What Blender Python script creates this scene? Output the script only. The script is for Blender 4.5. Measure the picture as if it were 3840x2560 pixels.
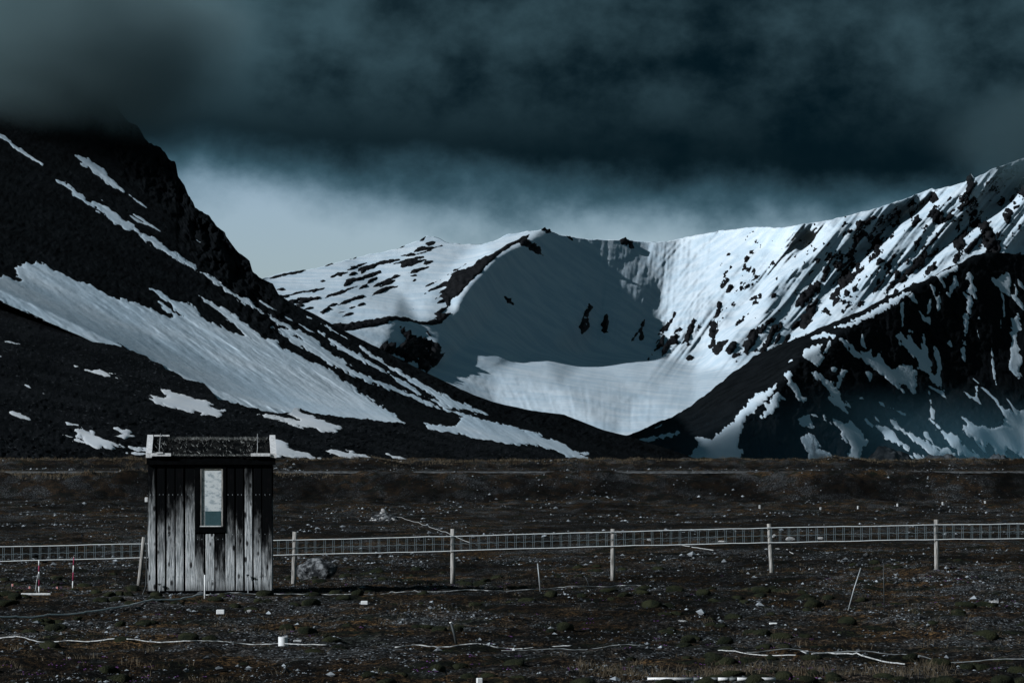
# Arctic tundra with a small weathered instrument hut, a cable-ladder fence and snow mountains.
import bpy, bmesh, math, random
import numpy as np
from mathutils import Vector, Matrix, geometry

for o in list(bpy.data.objects):
    bpy.data.objects.remove(o, do_unlink=True)
scene = bpy.context.scene
C = scene.collection
R = math.radians

# ------------------------------------------------------------------ camera
EYE = 1.9                       # camera height in metres
FPX = 10667.0                   # focal length in photo pixels (100 mm on a 36 mm sensor, 3840 px wide)
HOR = 1800.0                    # photo row of the eye-level horizon
cam_d = bpy.data.cameras.new('camera')
cam_d.lens = 100.0
cam_d.sensor_width = 36.0
cam_d.shift_y = (HOR - 1280.0) / 3840.0
cam_d.clip_start = 0.5
cam_d.clip_end = 60000
cam = bpy.data.objects.new('camera', cam_d)
C.objects.link(cam)
cam.location = (0, 0, EYE)
cam.rotation_euler = (R(90), 0, 0)
scene.camera = cam

# ------------------------------------------------------------------ light: sun from the left, a little behind the camera
SUN_EL, SUN_AZ = R(26.5), R(241)
sun_dir = Vector((math.sin(SUN_AZ) * math.cos(SUN_EL), math.cos(SUN_AZ) * math.cos(SUN_EL), math.sin(SUN_EL)))
sl = bpy.data.lights.new('sun', 'SUN')
sl.energy = 4.2
sl.angle = R(0.6)
sl.color = (0.97, 0.985, 1.0)
sun = bpy.data.objects.new('sun', sl)
C.objects.link(sun)
sun.rotation_euler = sun_dir.to_track_quat('Z', 'Y').to_euler()
sun.location = (-300, -100, 250)

# ------------------------------------------------------------------ sky: a pale strip near the horizon under a dark storm deck
world = bpy.data.worlds.new('World')
scene.world = world
world.use_nodes = True
nt = world.node_tree
nt.nodes.clear()


def N(t, kind, **kw):
    n = t.nodes.new(kind)
    for k, v in kw.items():
        setattr(n, k, v)
    return n


def math_n(t, op, a, b=None, c=None, clamp=False):
    n = t.nodes.new('ShaderNodeMath')
    n.operation = op
    n.use_clamp = clamp
    for i, v in enumerate((a, b, c)):
        if v is None:
            continue
        if isinstance(v, (int, float)):
            n.inputs[i].default_value = v
        else:
            t.links.new(v, n.inputs[i])
    return n.outputs[0]


def maprange(t, v, a, b, c=0.0, d=1.0, smooth=True):
    n = t.nodes.new('ShaderNodeMapRange')
    n.interpolation_type = 'SMOOTHSTEP' if smooth else 'LINEAR'
    t.links.new(v, n.inputs[0])
    for i, x in enumerate((a, b, c, d)):
        n.inputs[i + 1].default_value = x
    return n.outputs[0]


def mixcol(t, f, a, b):
    n = t.nodes.new('ShaderNodeMix')
    n.data_type = 'RGBA'
    for sock, v in ((n.inputs[0], f), (n.inputs[6], a), (n.inputs[7], b)):
        if isinstance(v, tuple):
            sock.default_value = (*v, 1)
        elif isinstance(v, (int, float)):
            sock.default_value = v
        else:
            t.links.new(v, sock)
    return n.outputs[2]


def noise_n(t, vec, scale, detail=4.0, rough=0.55, dist=0.0, sc3=None, loc3=None):
    if sc3 or loc3:
        m = t.nodes.new('ShaderNodeMapping')
        if sc3:
            m.inputs['Scale'].default_value = sc3
        if loc3:
            m.inputs['Location'].default_value = loc3
        t.links.new(vec, m.inputs['Vector'])
        vec = m.outputs[0]
    n = t.nodes.new('ShaderNodeTexNoise')
    n.inputs['Scale'].default_value = scale
    n.inputs['Detail'].default_value = detail
    n.inputs['Roughness'].default_value = rough
    n.inputs['Distortion'].default_value = dist
    t.links.new(vec, n.inputs['Vector'])
    return n.outputs[0]


tc = N(nt, 'ShaderNodeTexCoord')
direc = tc.outputs['Generated']
sep = N(nt, 'ShaderNodeSeparateXYZ')
nt.links.new(direc, sep.inputs[0])
zel = sep.outputs['Z']
sky = N(nt, 'ShaderNodeTexSky')
sky.sky_type = 'NISHITA'
sky.sun_disc = False
sky.sun_elevation = SUN_EL
sky.sun_rotation = SUN_AZ
sky.air_density = 1.0
sky.dust_density = 1.5
OFF = (5.48, 2.44, 3.32)
n_big = noise_n(nt, direc, 6.0, 3.0, 0.5, 0.3, (1, 1, 1.3), OFF)
n_mid = noise_n(nt, direc, 15.0, 4.0, 0.5, 0.0, (1, 1, 1.2), OFF)
n_fin = noise_n(nt, direc, 34.0, 7.0, 0.6, 0.0, (1, 1, 1.3), OFF)
soft = math_n(nt, 'ADD', math_n(nt, 'MULTIPLY', n_big, 0.55), math_n(nt, 'MULTIPLY', n_mid, 0.45))
mott = math_n(nt, 'ADD', math_n(nt, 'MULTIPLY', soft, 0.74), math_n(nt, 'MULTIPLY', n_fin, 0.26))
# the base of the deck undulates slowly round the horizon
az = math_n(nt, 'ARCTAN2', sep.outputs['X'], sep.outputs['Y'])
wave = math_n(nt, 'MULTIPLY', math_n(nt, 'COSINE', math_n(nt, 'MULTIPLY', math_n(nt, 'ADD', az, 0.19), 7.0)), -0.002)
edge = math_n(nt, 'ADD', math_n(nt, 'ADD', zel, wave), math_n(nt, 'MULTIPLY', math_n(nt, 'SUBTRACT', mott, 0.5), -0.085))
tint = N(nt, 'ShaderNodeMix', data_type='RGBA', blend_type='MULTIPLY')
tint.inputs[0].default_value = 1.0
nt.links.new(sky.outputs[0], tint.inputs[6])
tint.inputs[7].default_value = (0.95, 1.03, 1.22, 1)
bf = maprange(nt, mott, 0.39, 0.62)
cloud = mixcol(nt, bf, (0.015, 0.080, 0.130), (0.42, 0.86, 1.08))
# the underside of the deck is the darkest
under = maprange(nt, edge, 0.105, 0.145)
cloud2 = mixcol(nt, under, (0.020, 0.085, 0.13), cloud)
veil = mixcol(nt, maprange(nt, edge, 0.081, 0.106), tint.outputs[2], (0.60, 1.40, 1.90))
allsky = mixcol(nt, maprange(nt, edge, 0.092, 0.118), veil, cloud2)
bg = N(nt, 'ShaderNodeBackground')
bg.inputs['Strength'].default_value = 0.1
nt.links.new(allsky, bg.inputs['Color'])
wo = N(nt, 'ShaderNodeOutputWorld')
nt.links.new(bg.outputs[0], wo.inputs['Surface'])

# ------------------------------------------------------------------ exposure and renderer
vs = scene.view_settings
vs.view_transform = 'Standard'
vs.look = 'None'
vs.exposure = 0.0
vs.gamma = 1.0
vs.use_curve_mapping = False
scene.render.engine = 'CYCLES'
cy = scene.cycles
cy.use_denoising = True
cy.max_bounces = 4
cy.diffuse_bounces = 0
cy.glossy_bounces = 2
cy.transmission_bounces = 3
cy.transparent_max_bounces = 8
cy.volume_bounces = 1
cy.caustics_reflective = False
cy.caustics_refractive = False

rng = np.random.default_rng(7)
random.seed(7)


# ------------------------------------------------------------------ helpers
def hash2(ix, iy, seed):
    h = (ix.astype(np.int64) * 374761393 + iy.astype(np.int64) * 668265263 + seed * 974634777) & 0x7fffffff
    h = ((h ^ (h >> 13)) * 1274126177) & 0x7fffffff
    h = (h ^ (h >> 16)) & 0xffffff
    return h / 16777215.0


def vnoise(x, y, seed=0):
    ix = np.floor(x)
    iy = np.floor(y)
    fx = x - ix
    fy = y - iy
    fx = fx * fx * fx * (fx * (fx * 6 - 15) + 10)
    fy = fy * fy * fy * (fy * (fy * 6 - 15) + 10)
    a = hash2(ix, iy, seed)
    b = hash2(ix + 1, iy, seed)
    c = hash2(ix, iy + 1, seed)
    d = hash2(ix + 1, iy + 1, seed)
    return (a + (b - a) * fx) * (1 - fy) + (c + (d - c) * fx) * fy - 0.5


def fbm(x, y, octaves=4, seed=0, gain=0.5):
    s = np.zeros_like(x, dtype=float)
    a = 1.0
    ca, sa = 0.8, 0.6
    for o in range(octaves):
        s += a * vnoise(x, y, seed + o * 17)
        x, y = (ca * x - sa * y) * 2.03 + 5.1, (sa * x + ca * y) * 2.03 + 1.7
        a *= gain
    return s


def sstep(a, b, x):
    t = np.clip((x - a) / (b - a), 0, 1)
    return t * t * (3 - 2 * t)


def mesh_np(name, verts, faces, mat=None, smooth=True):
    """faces: (n,3) or (n,4) int array"""
    me = bpy.data.meshes.new(name)
    verts = np.ascontiguousarray(verts, dtype=np.float32)
    faces = np.ascontiguousarray(faces, dtype=np.int32)
    k = faces.shape[1]
    me.vertices.add(len(verts))
    me.vertices.foreach_set('co', verts.ravel())
    me.loops.add(faces.size)
    me.loops.foreach_set('vertex_index', faces.ravel())
    me.polygons.add(len(faces))
    me.polygons.foreach_set('loop_start', np.arange(0, faces.size, k, dtype=np.int32))
    me.polygons.foreach_set('loop_total', np.full(len(faces), k, dtype=np.int32))
    me.polygons.foreach_set('use_smooth', np.full(len(faces), smooth, dtype=bool))
    me.update(calc_edges=True)
    me.validate()
    if mat:
        me.materials.append(mat)
    return me


def link(name, me, parent=None, loc=None, rot=None, scale=None):
    o = bpy.data.objects.new(name, me)
    C.objects.link(o)
    if parent is not None:
        o.parent = parent
    if loc is not None:
        o.location = loc
    if rot is not None:
        o.rotation_euler = rot
    if scale is not None:
        o.scale = scale
    return o


def tag(o, label=None, cat=None, group=None, kind=None):
    if label:
        o['label'] = label
    if cat:
        o['category'] = cat
    if group:
        o['group'] = group
    if kind:
        o['kind'] = kind
    return o


def thing(name, label, cat, loc=(0, 0, 0), group=None, rot=None):
    o = link(name, None, None, loc, rot)
    return tag(o, label, cat, group)


def bm_mesh(name, bm, mat, smooth=False):
    me = bpy.data.meshes.new(name)
    bm.normal_update()
    bm.to_mesh(me)
    bm.free()
    me.materials.append(mat)
    if smooth:
        me.polygons.foreach_set('use_smooth', np.full(len(me.polygons), True))
    return me


def box_bm(bm, x0, x1, y0, y1, z0, z1, bevel=0.0):
    v = [bm.verts.new((x, y, z)) for x in (x0, x1) for y in (y0, y1) for z in (z0, z1)]
    f = [(0, 1, 3, 2), (4, 6, 7, 5), (0, 4, 5, 1), (2, 3, 7, 6), (0, 2, 6, 4), (1, 5, 7, 3)]
    fs = [bm.faces.new([v[i] for i in q]) for q in f]
    if bevel:
        es = list({e for q in fs for e in q.edges})
        bmesh.ops.bevel(bm, geom=es, offset=bevel, segments=1, affect='EDGES')


def tube_np(pts, rad, n=6, cap=True):
    """tube along a polyline; rad scalar or per point"""
    pts = np.asarray(pts, float)
    m = len(pts)
    rad = np.broadcast_to(np.asarray(rad, float), (m,))
    tan = np.gradient(pts, axis=0)
    tan /= np.linalg.norm(tan, axis=1)[:, None] + 1e-9
    ref = np.array((0, 0, 1.0)) if abs(tan[0][2]) < 0.9 else np.array((0, 1.0, 0))
    a = np.cross(tan, ref)
    a /= np.linalg.norm(a, axis=1)[:, None] + 1e-9
    b = np.cross(tan, a)
    th = np.linspace(0, 2 * np.pi, n, endpoint=False)
    V = pts[:, None, :] + rad[:, None, None] * (np.cos(th)[None, :, None] * a[:, None, :] + np.sin(th)[None, :, None] * b[:, None, :])
    V = V.reshape(-1, 3)
    i = np.arange(m - 1)[:, None] * n
    j = np.arange(n)[None, :]
    jn = (j + 1) % n
    F = np.stack([i + j, i + jn, i + n + jn, i + n + j], -1).reshape(-1, 4)
    if cap:
        V = np.vstack([V, pts[0], pts[-1]])
        c0, c1 = len(V) - 2, len(V) - 1
        k = np.arange(n)
        kn = (k + 1) % n
        F = np.vstack([F, np.stack([kn, k, np.full(n, c0), np.full(n, c0)], -1), np.stack([k + (m - 1) * n, kn + (m - 1) * n, np.full(n, c1), np.full(n, c1)], -1)])
    T = [f[:3] if f[2] == f[3] else f for f in F]
    return V, T


def tube_mesh(name, pts, rad, mat, n=6, smooth=True):
    V, T = tube_np(pts, rad, n)
    me = bpy.data.meshes.new(name)
    me.from_pydata([tuple(v) for v in V], [], [tuple(int(i) for i in t) for t in T])
    me.polygons.foreach_set('use_smooth', np.full(len(me.polygons), smooth))
    me.materials.append(mat)
    return me


# ------------------------------------------------------------------ materials
def mat_new(name):
    m = bpy.data.materials.new(name)
    m.use_nodes = True
    t = m.node_tree
    b = t.nodes['Principled BSDF']
    b.inputs['Roughness'].default_value = 0.9
    b.inputs['Specular IOR Level'].default_value = 0.15
    return m, t, b


def bump(t, b, h, strength=0.5, dist=0.1):
    n = t.nodes.new('ShaderNodeBump')
    n.inputs['Strength'].default_value = strength
    n.inputs['Distance'].default_value = dist
    t.links.new(h, n.inputs['Height'])
    t.links.new(n.outputs[0], b.inputs['Normal'])


def m_noise(name, c1, c2, scale, lo=0.35, hi=0.65, detail=5, bs=0.0, bd=0.05, sc3=None, rough=0.9, spec=0.15, bscale=None, coord='Object'):
    m, t, b = mat_new(name)
    tcn = t.nodes.new('ShaderNodeTexCoord')
    v = tcn.outputs[coord]
    n = noise_n(t, v, scale, detail, 0.6, 0.0, sc3)
    t.links.new(mixcol(t, maprange(t, n, lo, hi), c1, c2), b.inputs['Base Color'])
    b.inputs['Roughness'].default_value = rough
    b.inputs['Specular IOR Level'].default_value = spec
    if bs:
        n2 = noise_n(t, v, bscale or scale * 2, detail, 0.62, 0.0, sc3)
        bump(t, b, n2, bs, bd)
    return m


M = {}
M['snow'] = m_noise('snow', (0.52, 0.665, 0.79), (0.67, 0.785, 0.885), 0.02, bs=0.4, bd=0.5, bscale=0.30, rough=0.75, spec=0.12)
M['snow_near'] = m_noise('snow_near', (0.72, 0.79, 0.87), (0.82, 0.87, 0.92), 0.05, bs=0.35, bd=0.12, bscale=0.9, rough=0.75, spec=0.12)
M['scree'] = m_noise('scree', (0.0015, 0.0025, 0.0035), (0.0055, 0.0075, 0.0095), 0.08, bs=0.9, bd=1.0, bscale=0.55, spec=0.05)
M['outcrop'] = m_noise('outcrop', (0.005, 0.006, 0.008), (0.014, 0.015, 0.017), 0.06, bs=0.9, bd=1.5, bscale=0.25, spec=0.05)
M['hillock'] = m_noise('hillock', (0.035, 0.045, 0.055), (0.10, 0.115, 0.13), 0.12, bs=0.8, bd=1.2, bscale=0.2, spec=0.05)


def speckled(name, dark, mid, pale, cover):
    """dark rubble with scattered paler blocks"""
    m, t, b = mat_new(name)
    co = t.nodes.new('ShaderNodeTexCoord').outputs['Object']
    n1 = noise_n(t, co, 0.06, 4, 0.6)
    n2 = noise_n(t, co, 0.9, 5, 0.7, 0.0, (1, 0.6, 1))
    n3 = noise_n(t, co, 0.02, 3, 0.5)
    c = mixcol(t, maprange(t, n1, 0.35, 0.65), dark, mid)
    thr = math_n(t, 'SUBTRACT', n2, math_n(t, 'MULTIPLY', math_n(t, 'SUBTRACT', n3, 0.5), -0.12))
    t.links.new(mixcol(t, maprange(t, thr, cover, cover + 0.05), c, pale), b.inputs['Base Color'])
    b.inputs['Specular IOR Level'].default_value = 0.05
    bump(t, b, n2, 1.0, 0.9)
    return m


M['rubble'] = speckled('rubble', (0.0022, 0.0033, 0.0045), (0.009, 0.011, 0.0135), (0.11, 0.125, 0.14), 0.61)
# ------------------------------------------------------------------ survey sheets: outlines read off the photograph
SHEET = {'A': (0, 950, .54422), 'B': (0, 300, .54422), 'C': (960, 800, .54422), 'D': (1600, 800, .54422), 'G': (800, 1100, .38265),
         'H': (960, 850, .34014), 'I': (2200, 850, .38259), 'J': (2900, 600, .40171), 'K': (2350, 1150, .38259), 'L': (3040, 900, .38259),
         'M': (3040, 1300, .34014), 'N': (1200, 1400, .59524)}


def outl(spec):
    """'A x,y x,y ... B x,y ...' -> photo coordinates"""
    out = []
    s = None
    for w in spec.split():
        if w in SHEET:
            s = SHEET[w]
        else:
            a, b = w.split(',')
            out.append((s[0] + float(a) * s[2], s[1] + float(b) * s[2]))
    return np.array(out)


LEFT_SNOW = [
    # the broad fan
    'A -60,150 0,160 60,165 130,190 150,180 115,150 110,115 95,95 170,85 180,60 215,70 240,70 235,45 300,70 330,95 400,130 440,140 500,180 560,195 610,210 640,230 740,285 820,310 900,330 970,355 1050,395 1110,425 1160,440 1200,435 1150,395 1120,360 1075,330 1100,330 1140,350 1180,390 1260,435 1200,380 1150,330 1090,280 1030,245 1080,265 1140,290 1190,320 1290,340 1340,375 1380,420 1430,455 1490,490 1560,520 1640,555 1690,570 1640,520 1610,490 1560,450 1520,410 1470,370 1420,330 1365,290 1430,310 1500,350 1560,385 1610,420 1670,465 1720,510 1800,570 1900,605 1950,650 2050,700 2150,760 G 1010,690 1080,720 1200,800 1330,890 1480,990 1600,1070 1750,1180 1895,1275 1780,1300 1300,1280 800,1240 540,1190 340,1130 A 1300,960 900,760 450,530 -60,300',
    # the long gully strip and its lower band
    'B 340,660 400,690 460,715 500,755 560,795 600,830 650,835 720,870 790,915 880,975 960,1030 1040,1080 1120,1130 1200,1185 1290,1240 1360,1300 1440,1340 1500,1380 1560,1430 G 240,14 330,60 420,115 480,190 600,240 700,285 760,310 800,345 930,400 990,445 1050,500 1200,610 1300,680 1400,760 1550,830 1700,880 1850,945 2000,1010 2150,1075 N 860,240 900,258 960,270 1060,290 1200,330 1330,365 1440,410 1540,445 1600,480 1690,505 1640,510 1700,540 1770,560 1680,555 1560,520 1440,475 1380,460 1320,440 1310,455 1200,440 1100,430 980,405 860,380 760,360 680,345 660,310 700,320 780,330 850,330 890,300 885,280 900,266 860,250 800,230 G 2050,1065 1900,1000 1820,960 1700,935 1500,855 1400,810 1250,750 1150,690 1050,640 950,570 860,510 780,480 700,430 640,380 570,325 640,335 720,370 800,415 880,455 800,410 720,350 640,300 570,260 480,200 400,150 300,90 200,20 B 1500,1410 1400,1340 1300,1280 1200,1225 1100,1170 1000,1100 920,1040 880,1045 820,1000 740,945 700,920 660,880 600,850 540,810 490,770 440,725 380,690',
    'G 1035,380 1090,400 1150,440 1230,500 1340,560 1420,600 1520,660 1640,730 1720,780 1640,750 1540,705 1440,645 1340,592 1240,542 1140,472 1080,420',
    'G 1730,790 1830,850 1930,910 2050,980 2200,1060 2330,1130 2270,1115 2180,1075 2030,1000 1900,930 1800,865',
    'G 1440,515 1540,580 1640,650 1720,700 1800,740 1900,800 2020,860 2150,940 2300,1010 N 840,160 900,190 980,220 1060,258 960,245 880,228 800,203 740,165 G 2180,1020 2080,955 1950,872 1850,802 1700,722 1560,622',
    'G 1030,285 1100,310 1200,370 1330,450 1240,412 1140,355', 'G 425,50 520,105 640,180 540,140', 'G 680,205 780,268 700,237',
    'G 835,295 920,340 990,385 900,350', 'G 915,222 968,248 920,238',
    'B -40,335 0,360 60,405 130,465 200,515 290,580 220,545 120,478 40,425 -40,375',
    'B 525,525 580,520 640,560 720,610 760,690 855,765 790,738 720,695 640,635 570,585', 'B 890,790 950,830 1020,888 940,843',
    'B 895,935 960,965 1015,1000 950,978', 'B 920,925 1000,965 1110,1045 1010,990', 'B 690,820 740,845 700,831', 'B 1340,1085 1390,1130 1350,1102']

MORAINE_SNOW = [
    'G 430,1185 520,1180 640,1202 740,1218 830,1238 790,1205 740,1180 760,1110 830,1130 880,1180 1000,1210 1060,1245 1150,1280 1280,1318 1200,1330 1210,1350 1080,1345 960,1320 860,1310 740,1270 620,1235 520,1205',
    'A 585,803 640,808 680,800 715,812 740,830 755,845 720,842 650,825', 'A 735,815 800,826 803,834 750,828', 'A 785,848 825,862 800,862',
    'A 12,603 70,607 150,625 100,621 40,613', 'A -40,700 0,705 50,712 0,717 -40,718', 'A 508,770 540,777 520,784', 'A 166,903 200,911 212,927 185,918',
    'A 283,956 314,964 295,967', 'A 55,1088 90,1087 130,1100 180,1120 208,1148 160,1140 110,1120 75,1105',
    'A 1110,932 1180,945 1250,965 1330,985 1400,1000 1440,1025 1470,1040 1450,1045 1490,1065 1548,1080 1500,1090 1530,1110 1510,1125 1430,1115 1340,1095 1250,1085 1170,1070 1100,1040 1020,1000 990,992 1060,1000 1030,975 1090,985 1140,985 1180,985 1150,970 1130,955',
    'A 450,1162 490,1165 540,1182 500,1188 465,1180', 'A 420,1246 470,1253 525,1270 480,1264',
    'A 520,1200 560,1200 600,1220 680,1250 720,1275 790,1295 830,1310 900,1330 960,1340 1045,1350 1045,1374 940,1352 860,1337 790,1325 800,1350 740,1350 660,1335 600,1315 540,1295 500,1290 560,1285 575,1275 525,1255 540,1235 515,1215',
    'A 785,1205 830,1205 900,1218 910,1235 890,1245 935,1258 880,1260 860,1275 820,1268 785,1255 840,1250 860,1240 815,1220',
    'A 870,1375 930,1365 1045,1372 1045,1390 930,1386',
    'A 1860,1275 1960,1295 1995,1320 1995,1340 2060,1360 2130,1385 2200,1412 2160,1425 2060,1405 1960,1392 1860,1400',
    'N 25,485 65,475 140,485 230,500 325,515 250,522 180,535 110,530 60,500', 'N 415,505 480,515 570,540 500,540 450,522']

HILL_ROCK = [
    'H 90,574 200,550 300,523 400,503 500,483 578,476 500,497 400,523 300,542 200,563', 'H 760,437 830,398 920,373 880,392 840,413',
    'H 1030,360 1090,333 1145,318 1100,343 1050,361', 'H 1545,250 1600,220 1655,203 1610,231', 'H 1800,158 1830,120 1870,105 1860,130 1840,150',
    'H 1870,175 1920,163 1980,170 1960,195 1910,207 1880,195', 'H 1770,235 1830,215 1900,230 2045,211 1960,237 1880,257 1800,272 1740,282 1760,260 1800,250',
    'H 1600,320 1700,300 1800,288 1930,260 1880,277 1790,312 1700,322 1620,350 1650,325',
    'H 1010,480 1050,450 1030,435 1100,430 1170,400 1240,393 1210,420 1160,440 1100,460 1060,477',
    'H 1030,535 1060,505 1120,490 1130,460 1200,440 1290,420 1400,385 1500,365 1560,355 1590,365 1560,380 1500,390 1420,420 1340,430 1300,460 1240,480 1200,500 1160,515 1150,490 1110,515 1060,537',
    'H 1490,425 1510,395 1580,380 1670,355 1740,340 1850,323 1850,340 1760,365 1800,370 1900,353 1900,370 1820,390 1740,410 1700,440 1620,455 1590,445 1600,405 1540,415',
    'H 1840,415 1870,385 1930,375 1990,368 1940,395 1880,420', 'H 825,555 870,530 910,500 960,500 1025,497 1000,520 940,542 900,530 860,547',
    'H 970,655 980,620 1000,590 1060,575 1140,560 1220,530 1300,500 1370,490 1380,515 1320,530 1260,550 1180,580 1100,600 1040,635',
    'H 1115,695 1180,650 1230,620 1240,590 1300,570 1330,550 1330,570 1280,600 1230,640 1220,670 1170,682',
    'H 1275,670 1340,630 1420,590 1460,570 1560,530 1615,530 1570,557 1480,592 1540,590 1500,620 1430,650 1370,674 1355,660 1400,630 1330,657',
    'H 1285,755 1300,720 1360,690 1430,670 1500,660 1590,650 1530,677 1450,692 1400,715 1340,745', 'H 1680,512 1740,483 1820,453 1905,445 1860,467 1780,492 1715,517',
    'H 1695,542 1740,528 1780,523 1775,547 1720,550', 'H 1728,600 1745,576 1767,580 1750,600', 'H 230,692 300,678 337,695 300,704',
    'H 250,765 330,750 400,735 500,716 600,703 680,683 750,673 740,695 660,715 600,717 520,732 440,747 380,762 340,785 260,782',
    'H 360,825 400,800 470,795 560,785 640,785 705,780 690,800 600,815 520,850 440,845 480,815 430,820 410,850', 'H 420,862 480,850 530,855 510,887 480,887 460,870',
    'H 520,912 580,893 640,888 600,912 550,920', 'H 755,785 800,760 870,730 950,700 1040,675 1115,658 1060,690 980,717 920,742 850,767 790,785',
    'H 708,602 740,590 762,598 730,608', 'H 895,865 950,833 1030,803 1100,778 1200,748 1190,777 1110,797 1030,827 960,857', 'H 793,882 850,848 897,848 860,872',
    'H 708,940 760,910 800,893 850,903 790,925 740,954', 'H 1000,902 1080,878 1160,848 1240,830 1180,860 1110,882 1050,902', 'H 948,992 990,960 1067,950 1020,977',
    'H 1870,657 1950,610 2035,590 1990,612 1900,654', 'H 2110,532 2200,468 2320,410 2250,462 2170,502', 'H 1685,918 1765,895 1740,906', 'H 905,948 1000,928 960,942',
    'C 1880,148 1800,180 1720,220 1640,270 1600,285 1560,310 1450,385 1380,400 1320,430 1360,420 1320,465 1240,505 1150,560 1200,540 1280,510 1330,500 1270,540 1240,555 1300,545 1230,590 1270,580 1300,590 1240,620 1300,615 1330,640 1290,650 1220,690 1250,705 1230,720 1250,725 1200,740 1130,745 1050,725 950,708 860,725 740,745 620,760 500,765 560,800 620,808 700,795 820,775 910,760 920,745 960,735 1050,745 1130,765 1220,768 1280,755 1310,720 1340,690 1280,690 1300,670 1330,640 1340,600 1400,560 1450,500 1500,450 1560,405 1580,360 1640,310 1700,260 1780,215 1870,165']

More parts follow.
